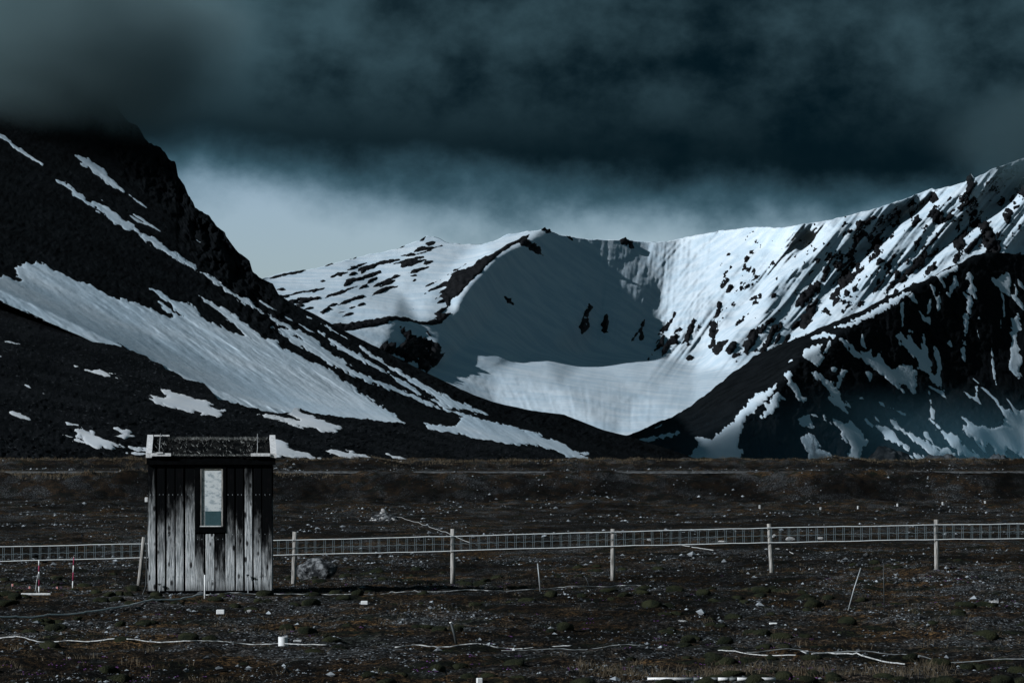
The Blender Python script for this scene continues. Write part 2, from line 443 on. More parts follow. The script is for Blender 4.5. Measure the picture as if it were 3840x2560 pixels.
CIRQUE_ROCK = [
    'C 995,780 1040,820 1080,845 1140,865 1180,885 1230,890 1280,930 1260,935 1280,1000 1240,1040 1210,1065 1180,1100 1130,1070 1100,1020 1060,1030 1030,1020 980,985 930,965 860,940 850,925 870,895 920,905 980,915 1030,880 1020,850 1000,820',
    'C 1160,795 1190,820 1225,860 1190,840', 'C 1700,560 1750,590 1775,630 1730,620', 'D 1060,760 1080,690 1120,625 1140,650 1110,680 1130,770 1100,800 1070,830 1045,790',
    'D 1205,750 1240,690 1260,710 1250,820 1215,815 1200,780', 'C 1800,200 1860,180 1920,220 1980,290 1930,270 1850,230', 'C 1960,105 1990,100 2050,135 2000,133',
    'D 1320,180 1360,160 1400,190 1440,248 1390,230 1340,210', 'C 2130,150 2160,155 2190,190 2160,180',
    'I 445,1110 470,1060 510,990 540,930 575,900 570,950 545,990 550,1050 560,1105 530,1110 505,1080 510,1050 480,1090',
    'I 705,1070 720,1020 770,970 800,920 840,880 865,835 865,880 830,950 800,1000 760,1050',
    'I 680,1170 710,1110 745,1065 770,1100 770,1150 830,1090 880,1030 930,985 940,1010 900,1080 900,1150 860,1160 830,1150 790,1200 740,1250 730,1230 760,1190 720,1200 680,1220 610,1300 660,1210',
    'I 925,1160 940,1110 980,1060 990,990 1020,920 1070,900 1060,960 1040,1020 1010,1080 1010,1140 990,1175 970,1130', 'I 1080,1020 1085,970 1105,940 1115,980 1100,1025',
    'I 1185,970 1230,920 1260,860 1280,800 1300,740 1320,750 1300,810 1310,870 1280,900 1270,960 1280,1010 1270,1070 1280,1130 1240,1170 1190,1215 1180,1190 1230,1140 1220,1100 1195,1040 1210,1000',
    'I 1290,620 1300,580 1340,530 1390,485 1390,540 1360,570 1330,600', 'I 1370,640 1390,590 1430,555 1435,590 1410,640', 'I 1520,420 1540,360 1545,310 1580,290 1600,300 1570,360 1550,410',
    'I 1595,240 1640,228 1642,262 1600,267', 'I 1410,1000 1450,950 1500,920 1550,900 1540,930 1480,962', 'I 1590,720 1640,680 1720,650 1720,700 1680,710 1690,760 1630,770 1640,720',
    'I 1235,1200 1270,1170 1330,1140 1390,1105 1370,1150 1320,1200 1290,1250 1250,1260', 'I 1365,1220 1400,1150 1440,1120 1480,1130 1470,1190 1430,1240 1390,1265',
    'I 1415,1285 1430,1240 1500,1220 1510,1250 1450,1290',
    'I 1500,1180 1560,1100 1600,1050 1590,1030 1660,1000 1740,960 1760,920 1860,890 1870,910 1810,940 1770,970 1740,1020 1700,1050 1670,1110 1640,1140 1620,1190 1570,1250 1540,1230 1560,1190',
    'I 1690,1230 1720,1150 1770,1070 1810,1010 1820,970 1900,950 1920,960 1880,1010 1850,1060 1810,1120 1780,1180 1740,1230', 'I 1825,1160 1850,1110 1870,1060 1905,1055 1890,1110 1850,1165',
    'I 1920,1150 1950,1070 1990,1050 1990,1090 1960,1140', 'I 965,1290 1000,1268 1045,1275 1030,1305 990,1310', 'I 2000,1010 2030,950 2070,935 2070,980 2030,1000',
    'J 205,1360 240,1290 300,1210 360,1160 410,1115 440,1150 430,1220 380,1280 330,1330 270,1385', 'J 250,1530 270,1440 310,1390 370,1330 430,1255 440,1270 390,1350 380,1450 350,1530 290,1600',
    'J 560,960 590,945 625,960 620,1000 590,1030 570,1000',
    'J 730,850 740,760 770,680 780,620 760,600 850,560 920,535 1000,515 1000,545 930,560 900,600 850,640 880,680 940,710 960,660 1010,620 1030,570 1070,540 1110,480 1150,490 1160,560 1170,610 1120,620 1080,610 1040,670 1000,730 1010,820 1000,880 960,900 930,850 920,780 880,720 830,720 800,780 770,850 740,900 720,960 700,1020 740,1060 770,1110 720,1150 680,1190 610,1170 590,1120 640,1060 640,1000 680,940 690,880',
    'J 1250,420 1260,385 1300,360 1335,390 1335,450 1310,520 1290,560 1275,500 1280,460', 'J 1455,340 1490,295 1530,330 1535,370 1500,405 1470,380',
    'J 1440,520 1460,460 1500,410 1550,450 1555,500 1600,540 1580,590 1500,585 1490,550', 'J 1800,190 1810,150 1840,115 1860,160 1895,210 1880,270 1850,330 1800,370 1810,310 1810,250',
    'J 1795,395 1850,340 1885,345 1885,410 1890,480 1920,560 1950,600 2000,580 2030,620 2060,680 2080,740 2140,750 2100,880 2040,880 1990,870 1960,790 1940,700 1930,640 1880,620 1815,610 1830,560 1810,480',
    'J 1700,730 1740,680 1800,640 1815,710 1780,740 1800,790 1750,840 1740,920 1700,990 1680,940 1710,860 1690,800 1670,770', 'J 1780,860 1820,790 1900,730 1900,790 1850,860 1800,870',
    'J 1080,1200 1150,1130 1220,1060 1300,960 1370,890 1440,840 1440,890 1400,950 1380,1000 1320,1020 1300,1080 1230,1130 1150,1170', 'J 1420,1060 1440,1020 1500,950 1530,940 1520,1000 1480,1040 1450,1090',
    'J 1450,920 1490,860 1545,800 1540,850 1490,900', 'J 1370,880 1440,790 1520,700 1590,640 1560,692 1480,795',
    'J 1925,310 1960,280 2000,240 1990,220 2060,130 2090,60 2170,60 2240,150 2200,160 2150,190 2120,170 2050,240 2000,280 1980,335', 'J 2035,270 2070,240 2115,300 2090,320',
    'J 2145,500 2180,455 2230,470 2230,540 2190,590 2150,560', 'J 2095,420 2110,370 2160,325 2150,400 2130,440', 'J 2200,380 2230,330 2260,330 2230,400', 'J 1600,580 1640,540 1690,513 1660,562',
    'J 475,940 510,870 550,860 550,920 510,937', 'J 388,972 410,920 442,913 420,957', 'J 550,1380 570,1290 620,1290 600,1340', 'J 2280,270 2320,190 2380,170 2380,370 2300,390 2310,330',
    'J 2235,440 2300,418 2302,442 2250,467', 'J -20,1240 40,1238 20,1282 -20,1290', 'J 1280,620 1310,560 1350,510 1365,560 1330,620', 'J 1325,780 1350,720 1390,690 1370,762']

RIGHT_SNOW = [
    'K 590,1490 640,1400 700,1350 720,1330 665,1290 700,1265 760,1300 830,1290 920,1220 990,1160 1050,1120 1140,1000 1200,920 1270,860 1330,840 1400,800 1470,750 1470,800 1400,880 1320,960 1240,1030 1160,1105 1140,1200 1110,1280 1090,1400 1150,1380 1120,1450 1095,1570 640,1570',
    'K 1360,950 1420,920 1440,860 1500,820 1530,880 1560,908 1500,900 1480,990 1440,1060 1380,1070 1350,1105 1315,1080 1370,1000',
    'K 1570,765 1580,740 1550,650 1580,620 1620,650 1610,700 1660,760 1700,840 1765,900 1730,925 1690,905 1640,840 1610,780',
    'K 115,1302 250,1275 350,1250 450,1225 540,1230 460,1275 330,1285 200,1317', 'K 275,1187 350,1146 330,1177', 'K 1573,553 1615,503 1637,527',
    'K 1680,450 1720,455 1750,410 1830,385 1915,370 1900,410 1900,470 1935,500 1870,580 1820,560 1760,520', 'K 1790,317 1870,260 1950,248 2050,278 2020,312 2000,292 1900,302',
    'K 1960,340 1990,318 2010,330 2010,390 1960,440 1930,450 1960,390', 'K 1665,1100 1760,1060 1790,1060 1830,1180 1820,1200 1750,1170 1680,1150 1700,1120',
    'K 1715,1275 1800,1260 1850,1300 1890,1360 1880,1410 1960,1420 2040,1500 2050,1570 1820,1570 1790,1440 1740,1390',
    'L 230,850 300,820 400,800 485,798 420,842 380,867 390,840 300,857', 'L 400,792 480,760 560,720 640,670 720,620 820,560 900,520 985,506 880,582 800,642 700,692 620,752 560,752 470,782',
    'L 1220,350 1440,243 1430,300 1360,330 1300,370 1310,460 1280,400 1260,370', 'L 1400,350 1435,330 1440,460 1390,490 1370,577 1340,520 1380,440',
    'L 1520,310 1570,305 1590,360 1600,450 1640,572 1600,550 1540,510 1530,480 1560,440 1550,390 1520,380',
    'L 1485,500 1530,540 1570,550 1585,600 1570,680 1560,760 1540,830 1530,920 1540,990 1520,1080 1510,1160 1530,1230 1500,1180 1480,1100 1500,980 1500,880 1510,800 1510,720 1540,660 1545,580',
    'L 965,550 1000,510 1020,540 1020,570 1070,630 1040,622 990,582', 'L 1150,600 1180,570 1185,650 1170,700 1145,720', 'L 1065,700 1120,770 1170,740 1185,872 1150,822 1110,782',
    'L 1180,440 1220,470 1225,550 1250,560 1265,500 1270,660 1240,720 1240,600 1200,540', 'L 884,620 908,610 908,740 898,900 888,760 878,690', 'L 488,980 510,918 522,980 542,1060 505,1030',
    'L 840,940 880,910 940,970 970,920 965,850 990,860 1000,950 1030,1020 1060,1060 1090,1090 1090,1000 1110,915 1115,1000 1150,1120 1180,1200 1190,1290 1215,1320 1240,1240 1220,1100 1215,1040 1260,1070 1275,1140 1280,1300 1275,1420 1300,1450 1330,1480 1270,1432 1200,1370 1120,1310 1040,1250 1070,1200 1040,1150 980,1100 920,1060 880,1010 900,990',
    'L 250,950 320,960 370,1000 420,1010 440,1060 480,1090 520,1110 560,1070 610,1075 610,1130 640,1150 690,1090 690,1150 740,1220 800,1270 850,1250 870,1215 930,1250 990,1220 1000,1280 1050,1270 1030,1340 1030,1440 1015,1505 970,1450 950,1410 880,1410 910,1490 850,1440 780,1390 720,1340 650,1290 600,1240 540,1190 500,1150 430,1130 380,1070 330,1030 290,990',
    'L 0,1300 70,1290 130,1340 190,1390 240,1420 270,1380 270,1330 300,1280 345,1285 310,1330 300,1400 270,1460 280,1520 M 310,545 350,590 430,655 370,650 410,722 340,672 270,622 200,567 270,570 L 190,1460 130,1390 60,1350',
    'L 200,1250 235,1240 265,1260 240,1290 210,1282', 'L 535,1290 570,1285 600,1310 590,1400 570,1370', 'L 1338,1012 1370,978 1392,1052 1370,1042',
    'L 1770,390 1830,375 1880,350 1920,330 1910,300 1940,340 1960,380 1950,460 1940,520 1970,560 2000,520 2000,440 2030,470 2035,560 2080,640 2100,700 2040,642 1980,592 1920,532 1870,492 1820,432',
    'L 1985,770 2030,730 2040,800 2050,880 2030,960 2040,1060 2060,1150 2060,1250 2045,1355 2000,1310 1950,1270 1930,1200 1950,1130 1970,1060 1970,900', 'L 1868,510 1902,600 1908,750 1888,762 1884,620',
    'L 1857,782 1872,768 1867,862', 'L 1772,1060 1793,1180 1803,1290 1822,1420 1788,1340 1778,1190', 'L 1637,772 1655,733 1663,777', 'L 1627,850 1653,962 1640,932', 'L 2020,370 2060,400 2110,500 2050,450',
    'M 120,753 180,770 260,820 340,840 420,830 470,830 490,860 530,910 580,970 590,1010 655,1020 640,1060 580,1110 560,1180 540,1300 395,1300 420,1180 440,1100 430,1060 350,1000 330,960 350,930 260,870 180,800',
    'M 575,798 640,830 700,860 800,870 910,915 930,970 1000,1040 1080,1110 1150,1170 1270,1220 1290,1300 1180,1270 1100,1200 1130,1180 1070,1130 990,1080 900,1040 840,1000 780,950 720,890 640,850',
    'M 703,758 740,790 800,867 760,842 720,802',
    'M 868,783 930,800 980,880 1050,940 1130,960 1200,1000 1300,1050 1360,1100 1440,1130 1540,1130 1610,1170 1560,1205 1470,1185 1360,1190 1290,1155 1230,1110 1240,1090 1150,1030 1080,980 1000,920 930,880 890,820',
    'M 1235,923 1312,938 1300,980 1342,1052 1290,1020 1250,970',
    'M 1268,788 1330,790 1390,850 1430,920 1500,950 1610,980 1650,1030 1700,1080 1760,1130 1840,1190 1910,1230 1920,1290 1820,1230 1740,1195 1640,1185 1620,1130 1560,1090 1500,1060 1470,1020 1450,980 1410,930 1390,880',
    'M 1275,500 1300,465 1330,500 1330,570 1340,660 1360,720 1362,790 1330,780 1315,700 1315,560', 'M 1308,433 1370,458 1450,488 1497,572 1440,532 1360,474',
    'M 1688,493 1760,530 1810,540 1818,440 1842,440 1852,550 1887,642 1820,602 1750,552', 'M 1820,433 1900,448 1980,508 2050,568 2078,630 2050,610 1970,525 1890,462',
    'M 1638,738 1700,780 1730,790 1790,830 1860,870 1920,890 1990,920 2010,880 2090,880 2130,830 2130,770 2080,690 2050,640 2060,610 2110,660 2170,700 2250,730 2352,700 2600,760 2600,1300 2330,1230 2250,1150 2180,1130 2100,1130 2150,1190 2150,1300 2090,1300 2060,1200 2040,1150 1990,1110 1950,1060 1900,1010 1960,1080 1900,1080 1850,1050 1900,1120 1980,1215 1930,1175 1860,1122 1800,1060 1790,1000 1700,950 1690,900 1710,850 1660,780',
    'M 2143,548 2200,590 2250,660 2330,732 2270,742 2220,682', 'M -20,733 50,743 82,772 30,762', 'M -20,975 40,990 60,1040 95,1085 75,1130 130,1140 190,1165 250,1245 260,1300 -20,1300',
    'M 753,603 800,620 817,662 770,637', 'M 848,672 890,658 950,698 1047,738 1040,767 990,737 900,682', 'M 528,570 570,543 592,582', 'M 1678,268 1727,307 1700,292', 'M 1788,348 1850,388 1892,437 1830,393']
# ------------------------------------------------------------------ mountains
def curve(pts):
    p = np.array(pts, float)
    return lambda x: np.interp(x, p[:, 0], p[:, 1])


def gblur(a, s0, s1):
    def k1(s):
        r = max(1, int(3 * s))
        k = np.exp(-0.5 * (np.arange(-r, r + 1) / s) ** 2)
        return k / k.sum(), r
    for ax, s in ((0, s0), (1, s1)):
        if s <= 0:
            continue
        k, r = k1(s)
        pad = [(0, 0), (0, 0)]
        pad[ax] = (r, r)
        p = np.pad(a, pad, mode='reflect', reflect_type='odd')
        n = a.shape[ax]
        a = sum(w * (p[i:i + n, :] if ax == 0 else p[:, i:i + n]) for i, w in enumerate(k))
    return a


def tri_interp(ctrl, edges, PX, PY):
    """inverse distance is linear over a plane, so facets between survey points are true planes"""
    pts = [Vector((c[0], c[1])) for c in ctrl]
    inv = np.array([1.0 / c[2] for c in ctrl])
    res = geometry.delaunay_2d_cdt(pts, edges, [], 0, 1e-4)
    vo, fo, orig = res[0], res[2], res[3]
    P = np.array([(v.x, v.y) for v in vo])
    val = np.array([np.mean([inv[k] for k in o]) if len(o) else np.nan for o in orig])
    for i in np.where(np.isnan(val))[0]:
        d = np.hypot(*(np.array([(c[0], c[1]) for c in ctrl]) - P[i]).T)
        w = 1 / (d + 1)**3
        val[i] = (w * inv).sum() / w.sum()
    out = np.full(PX.shape, np.nan)
    for f in fo:
        a, b, c = P[f[0]], P[f[1]], P[f[2]]
        det = (b[0] - a[0]) * (c[1] - a[1]) - (c[0] - a[0]) * (b[1] - a[1])
        if abs(det) < 1e-6:
            continue
        u = ((PX - a[0]) * (c[1] - a[1]) - (c[0] - a[0]) * (PY - a[1])) / det
        v = ((b[0] - a[0]) * (PY - a[1]) - (PX - a[0]) * (b[1] - a[1])) / det
        m = (u >= -1e-6) & (v >= -1e-6) & (u + v <= 1 + 1e-6)
        out[m] = val[f[0]] * (1 - u[m] - v[m]) + val[f[1]] * u[m] + val[f[2]] * v[m]
    return out


def survey_depth(ctrl, edges, PX, PY, sigma):
    """smoothed inverse distance, worked out on an even 8 px grid and then sampled"""
    st = 8.0
    gx = np.arange(PX.min() - 16, PX.max() + 24, st)
    gy = np.arange(PY.min() - 16, PY.max() + 24, st)
    inv = tri_interp(ctrl, edges, *np.meshgrid(gx, gy, indexing='ij'))
    assert not np.isnan(inv).any(), np.isnan(inv).sum()
    inv = gblur(inv, sigma / st, sigma / st)
    a = (PX - gx[0]) / st
    b = (PY - gy[0]) / st
    i = a.astype(int)
    j = b.astype(int)
    a -= i
    b -= j
    inv = inv[i, j] * (1 - a) * (1 - b) + inv[i + 1, j] * a * (1 - b) + inv[i, j + 1] * (1 - a) * b + inv[i + 1, j + 1] * a * b
    return 1 / inv


class Range:
    """a mountainside: rows run from its skyline down to its foot; a far side closes it behind the skyline"""

    def __init__(self, name, xs, top, bot, rows, depth, mat, label, polys=(), wob=5.0, seed=0, ang=0.0, grow=0.0, hf=None):
        PX = np.broadcast_to(xs[:, None], (len(xs), rows)).copy()
        t = np.linspace(0, 1, rows)
        yt = top(xs)
        yb = bot(xs)
        PY = yt[:, None] + t[None, :] * (yb - yt)[:, None]
        self.PX, self.PY = PX, PY
        self.sheets = [self.sheet(outl(sp), wob, seed + q, ang, grow) for q, sp in enumerate(polys)]
        self.sheets = [s for s in self.sheets if s is not None]
        D = depth(PX, PY, t)
        if hf is not None:              # rubble relief is buried where snow lies
            most = np.full(PX.shape, -99.0)
            for sd, (i0, i1, j0, j1) in self.sheets:
                most[i0:i1, j0:j1] = np.maximum(most[i0:i1, j0:j1], sd)
            D = D + hf(PX, PY) * (1 - sstep(-9, 0, most))
        P = np.stack([(PX - 1920) / FPX * D, D, EYE + (HOR - PY) / FPX * D], -1)
        n = np.cross(np.gradient(P, axis=0), np.gradient(P, axis=1))
        n /= np.linalg.norm(n, axis=2)[..., None] + 1e-12
        n *= np.where(n[..., 2:3] < 0, -1, 1)
        self.P, self.n = P, n
        # far side
        fr = np.array([1.0, .82, .62, .42, .26, .14, .06, .02])
        zs = P[:, 0, 2]
        B = []
        for q in fr:
            drop = q * (zs + 6)
            back = P[:, 0].copy()
            back[:, 1] += drop * 1.5 + 0.3
            back[:, 2] -= drop
            B.append(back)
        V = np.concatenate([np.stack(B, 1), P], 1)
        nc, nr = V.shape[:2]
        i = np.arange(nc - 1)[:, None] * nr + np.arange(nr - 1)[None, :]
        F = np.stack([i, i + 1, i + nr + 1, i + nr], -1).reshape(-1, 4)
        self.obj = link(name, mesh_np(name, V.reshape(-1, 3), F, mat))
        tag(self.obj, label, kind='structure')
        self.nr, self.nc = PX.shape[1], PX.shape[0]

    def cover(self, name, sd, mat, k=0.14, hmax=0.7, rough=None, kind=None, box=None):
        """faces of a cover sheet that rises through the ground where sd > 0"""
        i0, i1, j0, j1 = box or (0, self.nc, 0, self.nr)
        h = np.clip(sd * k, -hmax, hmax)
        if rough is not None:
            h = np.where(sd > 0, h + rough * np.clip(sd / 6, 0, 1), h)
        P = self.P[i0:i1, j0:j1] + self.n[i0:i1, j0:j1] * h[..., None]
        nc, nr = sd.shape
        if nc < 2 or nr < 2:
            return None
        i = np.arange(nc - 1)[:, None] * nr + np.arange(nr - 1)[None, :]
        F = np.stack([i, i + 1, i + nr + 1, i + nr], -1).reshape(-1, 4)
        keep = (sd.ravel()[F] > 0).any(1)
        F = F[keep]
        if len(F) == 0:
            return None
        used, inv = np.unique(F.ravel(), return_inverse=True)
        o = link(name, mesh_np(name, P.reshape(-1, 3)[used], inv.reshape(-1, 4), mat), self.obj)
        if kind:
            o['kind'] = kind
        return o

    def sheet(self, poly, wob=5.0, seed=0, ang=0.0, grow=0.0):
        pad = 26
        x0, y0 = poly.min(0) - pad
        x1, y1 = poly.max(0) + pad
        m = (self.PX >= x0) & (self.PX <= x1) & (self.PY >= y0) & (self.PY <= y1)
        if not m.any():
            return None
        ii = np.where(m.any(1))[0]
        jj = np.where(m.any(0))[0]
        i0, i1, j0, j1 = ii[0], ii[-1] + 1, jj[0], jj[-1] + 1
        X = self.PX[i0:i1, j0:j1]
        Y = self.PY[i0:i1, j0:j1]
        d2 = np.full(X.shape, 1e18)
        ins = np.zeros(X.shape, bool)
        area = 0.0
        for a, b in zip(poly, np.roll(poly, -1, 0)):
            ex, ey = b - a
            L = ex * ex + ey * ey + 1e-9
            t = np.clip(((X - a[0]) * ex + (Y - a[1]) * ey) / L, 0, 1)
            d2 = np.minimum(d2, (X - a[0] - t * ex) ** 2 + (Y - a[1] - t * ey) ** 2)
            c = (a[1] > Y) != (b[1] > Y)
            if abs(ey) > 1e-9:
                ins ^= c & (X < (Y - a[1]) * ex / ey + a[0])
            area += a[0] * b[1] - b[0] * a[1]
        sd = np.sqrt(d2) * np.where(ins, 1, -1) + grow
        w = min(wob, 0.16 * math.sqrt(abs(area) / 2) + 0.4)
        ca, sa = math.cos(ang), math.sin(ang)
        u = X * ca + Y * sa
        v = -X * sa + Y * ca
        sd = sd + w * 1.6 * fbm(u / 26, v / 11, 4, seed + 11, 0.62) * np.clip(1 - np.abs(sd) / 60, 0, 1)
        return sd, (i0, i1, j0, j1)

    def lay(self, name, mat, k=0.14, hmax=0.7, rough=0.0, sheets=None):
        for q, (sd, bx) in enumerate(self.sheets if sheets is None else sheets):
            i0, i1, j0, j1 = bx
            r = rough * fbm(self.PX[i0:i1, j0:j1] / 14, self.PY[i0:i1, j0:j1] / 14, 3, q + 5) if rough else None
            self.cover(name, sd, mat, k, hmax, r, None, bx)



def plane_depth(a, b, c, PX, PY):
    return c / ((HOR - PY) / FPX + a * (PX - 1920) / FPX - b)


# ---- left mountain
left_top = curve([(-420, -330), (-250, -150), (100, 120), (300, 270), (400, 350), (446, 409), (484, 458), (517, 474), (544, 518), (566, 534), (620, 567), (631, 588), (658, 605), (669, 665), (686, 681), (707, 735), (726, 763), (731, 782), (784, 812), (795, 828), (816, 852), (843, 871), (849, 888), (892, 942), (936, 980), (947, 1018), (974, 1040), (1023, 1062), (1045, 1105), (1107, 1143), (1178, 1177), (1254, 1221), (1423, 1306), (1613, 1404), (1776, 1480), (1852, 1507), (1983, 1537), (2114, 1554), (2260, 1611), (2355, 1635), (2480, 1674), (2587, 1710), (2640, 1739), (2760, 1782)])
foot = curve([(-420, 900), (-50, 1065), (0, 1088), (300, 1218), (560, 1345), (700, 1420), (767, 1438), (819, 1496), (888, 1510), (930, 1524), (984, 1537), (1045, 1549), (1090, 1551), (1106, 1531), (1175, 1546), (1240, 1554), (1366, 1569), (1527, 1588), (1593, 1604), (1795, 1645), (1974, 1676), (2212, 1738), (2330, 1776)])


_fs = curve([(-420, 900), (-50, 1065), (300, 1222), (560, 1350), (800, 1462), (1050, 1545), (1300, 1572), (1593, 1610), (1974, 1680), (2330, 1776), (3000, 1950)])
_fx = np.arange(-1000.0, 3400, 10)
_fy = np.convolve(np.pad(_fs(_fx), 30, mode='reflect', reflect_type='odd'), np.hanning(63)[1:-1] / np.hanning(63).sum(), 'valid')


def foot_soft(x):
    return np.interp(x, _fx, _fy)


def jag(f, amp, scale, seed):
    def g(x):
        w = np.clip((1150 - x) / 500, 0.12, 1)
        return f(x) + amp * w * fbm(x / scale, x * 0 + 3.3, 5, seed, 0.6)
    return g


def left_depth(PX, PY, t):
    D = plane_depth(0.39, 0.25, -260.0, PX, PY)
    e = foot_soft(PX) - PY
    D *= 1 - 0.055 * np.clip(1 - e / 105, 0, 1) ** 2
    ca, sa = math.cos(R(33)), math.sin(R(33))
    u = PX * ca + PY * sa
    v = -PX * sa + PY * ca
    D += 2.6 * fbm(u / 420, v / 46, 4, 3) + 0.9 * fbm(u / 60, v / 9, 3, 9)
    return D


def left_rough(PX, PY):
    crag = sstep(300, 40, PY - left_top(PX)) * sstep(1150, 800, PX)
    return crag * 26 * fbm(PX / 60, PY / 75, 5, 21, 0.6) + 1.5 * fbm(PX / 16, PY / 12, 3, 23, 0.6)


xs = np.arange(-400, 2741, 4.0)
ML = Range('left_mountain', xs, jag(left_top, 16, 42, 5), lambda x: np.minimum(foot(x) + 40, 1786) + 2, 290, left_depth, M['scree'], 'steep dark scree mountain on the left fading into cloud', LEFT_SNOW, 9, 40, R(32), hf=left_rough)
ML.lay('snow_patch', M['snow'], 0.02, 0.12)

# ---- moraine hill in front of it
def mor_depth(PX, PY, t):
    D = plane_depth(0.26, 0.12, -104.0, PX, PY)
    D += 7 * fbm(PX / 220, PY / 90, 2, 31, 0.5)
    return np.maximum(D, 420)


xs = np.arange(-400, 2331, 4.2)
MO = Range('moraine_hill', xs, lambda x: foot(x) + 9 * fbm(x / 30, x * 0 + 9.1, 5, 77, 0.6), lambda x: x * 0 + 1797.0, 150, mor_depth, M['rubble'], 'low dark rubble hill below the left mountain with white snow patches', MORAINE_SNOW, 9, 140, R(14), hf=lambda X, Y: 2.2 * fbm(X / 16, Y / 8, 3, 36, 0.6))
MO.lay('snow_patch', M['snow_near'], 0.02, 0.12)

# ---- snow cirque with its spur, glacier floor and long right-hand wall
cir_top = curve([(900, 1075), (990, 1043), (1083, 1016), (1155, 1013), (1220, 996), (1310, 972), (1390, 953), (1485, 935), (1560, 905), (1572, 903), (1600, 885), (1625, 886), (1645, 893), (1672, 908), (1730, 914), (1805, 916), (1850, 905), (1900, 880), (1960, 870), (2020, 862), (2043, 858), (2070, 868), (2100, 881), (2200, 896), (2320, 900), (2330, 893), (2345, 893), (2375, 903), (2440, 908), (2500, 905), (2600, 882), (2700, 864), (2800, 853), (2832, 851), (2941, 852), (3104, 825), (3267, 787), (3431, 732), (3480, 712), (3496, 704), (3510, 712), (3621, 681), (3640, 648), (3655, 668), (3730, 630), (3839, 594), (4000, 540), (4200, 480)])
SPUR = [(2043, 858, 4380), (1929, 920, 4000), (1852, 969, 3700), (1776, 1050, 3400), (1722, 1126, 3200), (1705, 1181, 3080), (1662, 1230, 3000), (1575, 1214, 2900), (1477, 1192, 2800), (1297, 1241, 2600), (1200, 1250, 2500)]
cir_ctrl = SPUR + [
    # skyline
    (850, 900, 3300), (1010, 1030, 3500), (1310, 972, 3900), (1600, 885, 4250), (1805, 900, 4300), (2200, 880, 4620), (2400, 880, 4960), (2560, 870, 5080), (2830, 840, 4740), (3000, 820, 4450), (3267, 770, 4520), (3640, 640, 4680), (3840, 580, 4770), (4250, 440, 4900), (850, 400, 3600), (2300, 380, 5200), (4300, 300, 5000), (4300, 1300, 3300), (850, 1850, 1750), (4300, 1850, 1750),
    # snow hill left of the spur
    (850, 1180, 2600), (1000, 1150, 2800), (1500, 1100, 3350), (1300, 1100, 3150), (1650, 1050, 3550),
    # shaded face right of the spur and its foot
    (1900, 1292, 3230), (1760, 1282, 3070), (2043, 1062, 3970), (2043, 1318, 3440), (1900, 1120, 3610), (1640, 1300, 2760),
    # floor
    (2200, 1338, 3720), (2350, 1335, 3850), (2500, 1345, 3960), (2600, 1380, 3800), (2760, 1400, 3420), (1850, 1500, 2570), (1850, 1390, 2830), (2100, 1450, 2730), (2400, 1480, 2830), (2300, 1650, 2220), (1600, 1400, 2600), (1400, 1400, 2380), (1200, 1400, 2250), (850, 1400, 2100), (850, 1760, 1800), (2000, 1600, 2330), (2600, 1560, 2480), (2000, 1790, 1850), (2700, 1790, 1850), (4250, 1790, 1800),
    # right wall
    (2250, 1120, 4160), (2480, 1120, 4480), (2700, 1150, 4250), (2900, 1060, 4160), (2850, 1250, 3770), (3000, 1230, 3820), (3300, 1090, 4020), (3280, 930, 4250), (3600, 950, 4240), (3840, 930, 4340), (4250, 900, 4450), (3400, 1500, 3000)]


def cir_depth(PX, PY, t):
    D = survey_depth(cir_ctrl, [(i, i + 1) for i in range(len(SPUR) - 1)], PX, PY, 13)
    # avalanche ribs fan down the right-hand wall
    wall = sstep(2250, 2750, PX) * sstep(1500, 1330, PY + 0.10 * (PX - 2600) * (PX < 2600))
    bend = (3000 - PX) * 0.03
    u = PX * math.cos(R(130)) + (PY + bend) * math.sin(R(130))
    v = -PX * math.sin(R(130)) + PY * math.cos(R(130)) + 20 * fbm(PX / 300, PY / 300, 2, 8)
    ribs = 60 * fbm(u / 900, v / 120, 3, 50) + 10 * (0.5 - np.abs(fbm(u / 420, v / 30, 3, 57, 0.6)) * 2.4) + 9 * fbm(u / 260, v / 13, 2, 62, 0.6)
    D += wall * ribs
    # great ribs: a broad side towards the sun, a short steep side away from it
    rx = [np.interp(PY, *zip(*p)) for p in (((850, 2832), (870, 2819), (1105, 2634), (1290, 2498), (1420, 2430)), ((780, 3215), (822, 3186), (1000, 2990), (1180, 2830), (1330, 2700), (1420, 2640)),
                                            ((690, 3640), (840, 3440), (980, 3290), (1200, 3080), (1400, 2920)), ((600, 3960), (760, 3830), (960, 3560), (1100, 3400), (1300, 3200)), ((500, 4350), (600, 4300), (900, 4050), (1300, 3700)))]
    warp = 26 * fbm(PX / 170, PY / 120, 3, 66)
    for p, q in zip(rx[:-1], rx[1:]):
        f = (PX + warp - p) / (q - p)
        f = np.clip(f, 0, 1)
        g = np.where(f < 0.74, f / 0.74, 1 - sstep(0.74, 1.0, f))
        D += 125 * g * sstep(0, 90, PY - cir_top(PX)) * sstep(1430, 1300, PY)
    # finer fluting straight down the headwall
    head = sstep(2080, 2200, PX) * sstep(2850, 2500, PX) * sstep(1330, 1260, PY)
    D += head * (7 * fbm(PX / 15 + PY / 130, PY / 190, 3, 68, 0.6) + 16 * fbm(PX / 70 + PY / 160, PY / 400, 2, 69))
    # whole massif: soft wind drifts
    D += 10 * fbm(PX / 260, PY / 110, 4, 71) * sstep(1240, 1000, PY) + 3.5 * fbm(PX / 26, PY / 16, 3, 75)
    # flow bands on the glacier tongue
    gl = sstep(1330, 1420, PY) * sstep(1640, 1850, PX)
    fx = (PX - 2330) * (1 + (PY - 1500) / 900)
    D += gl * 2.6 * fbm(fx / 13, PY / 140, 2, 83) * sstep(1380, 1480, PY)
    D += gl * 2.0 * fbm(PX / 90, PY / 8, 2, 85) * sstep(1560, 1380, PY)
    return D


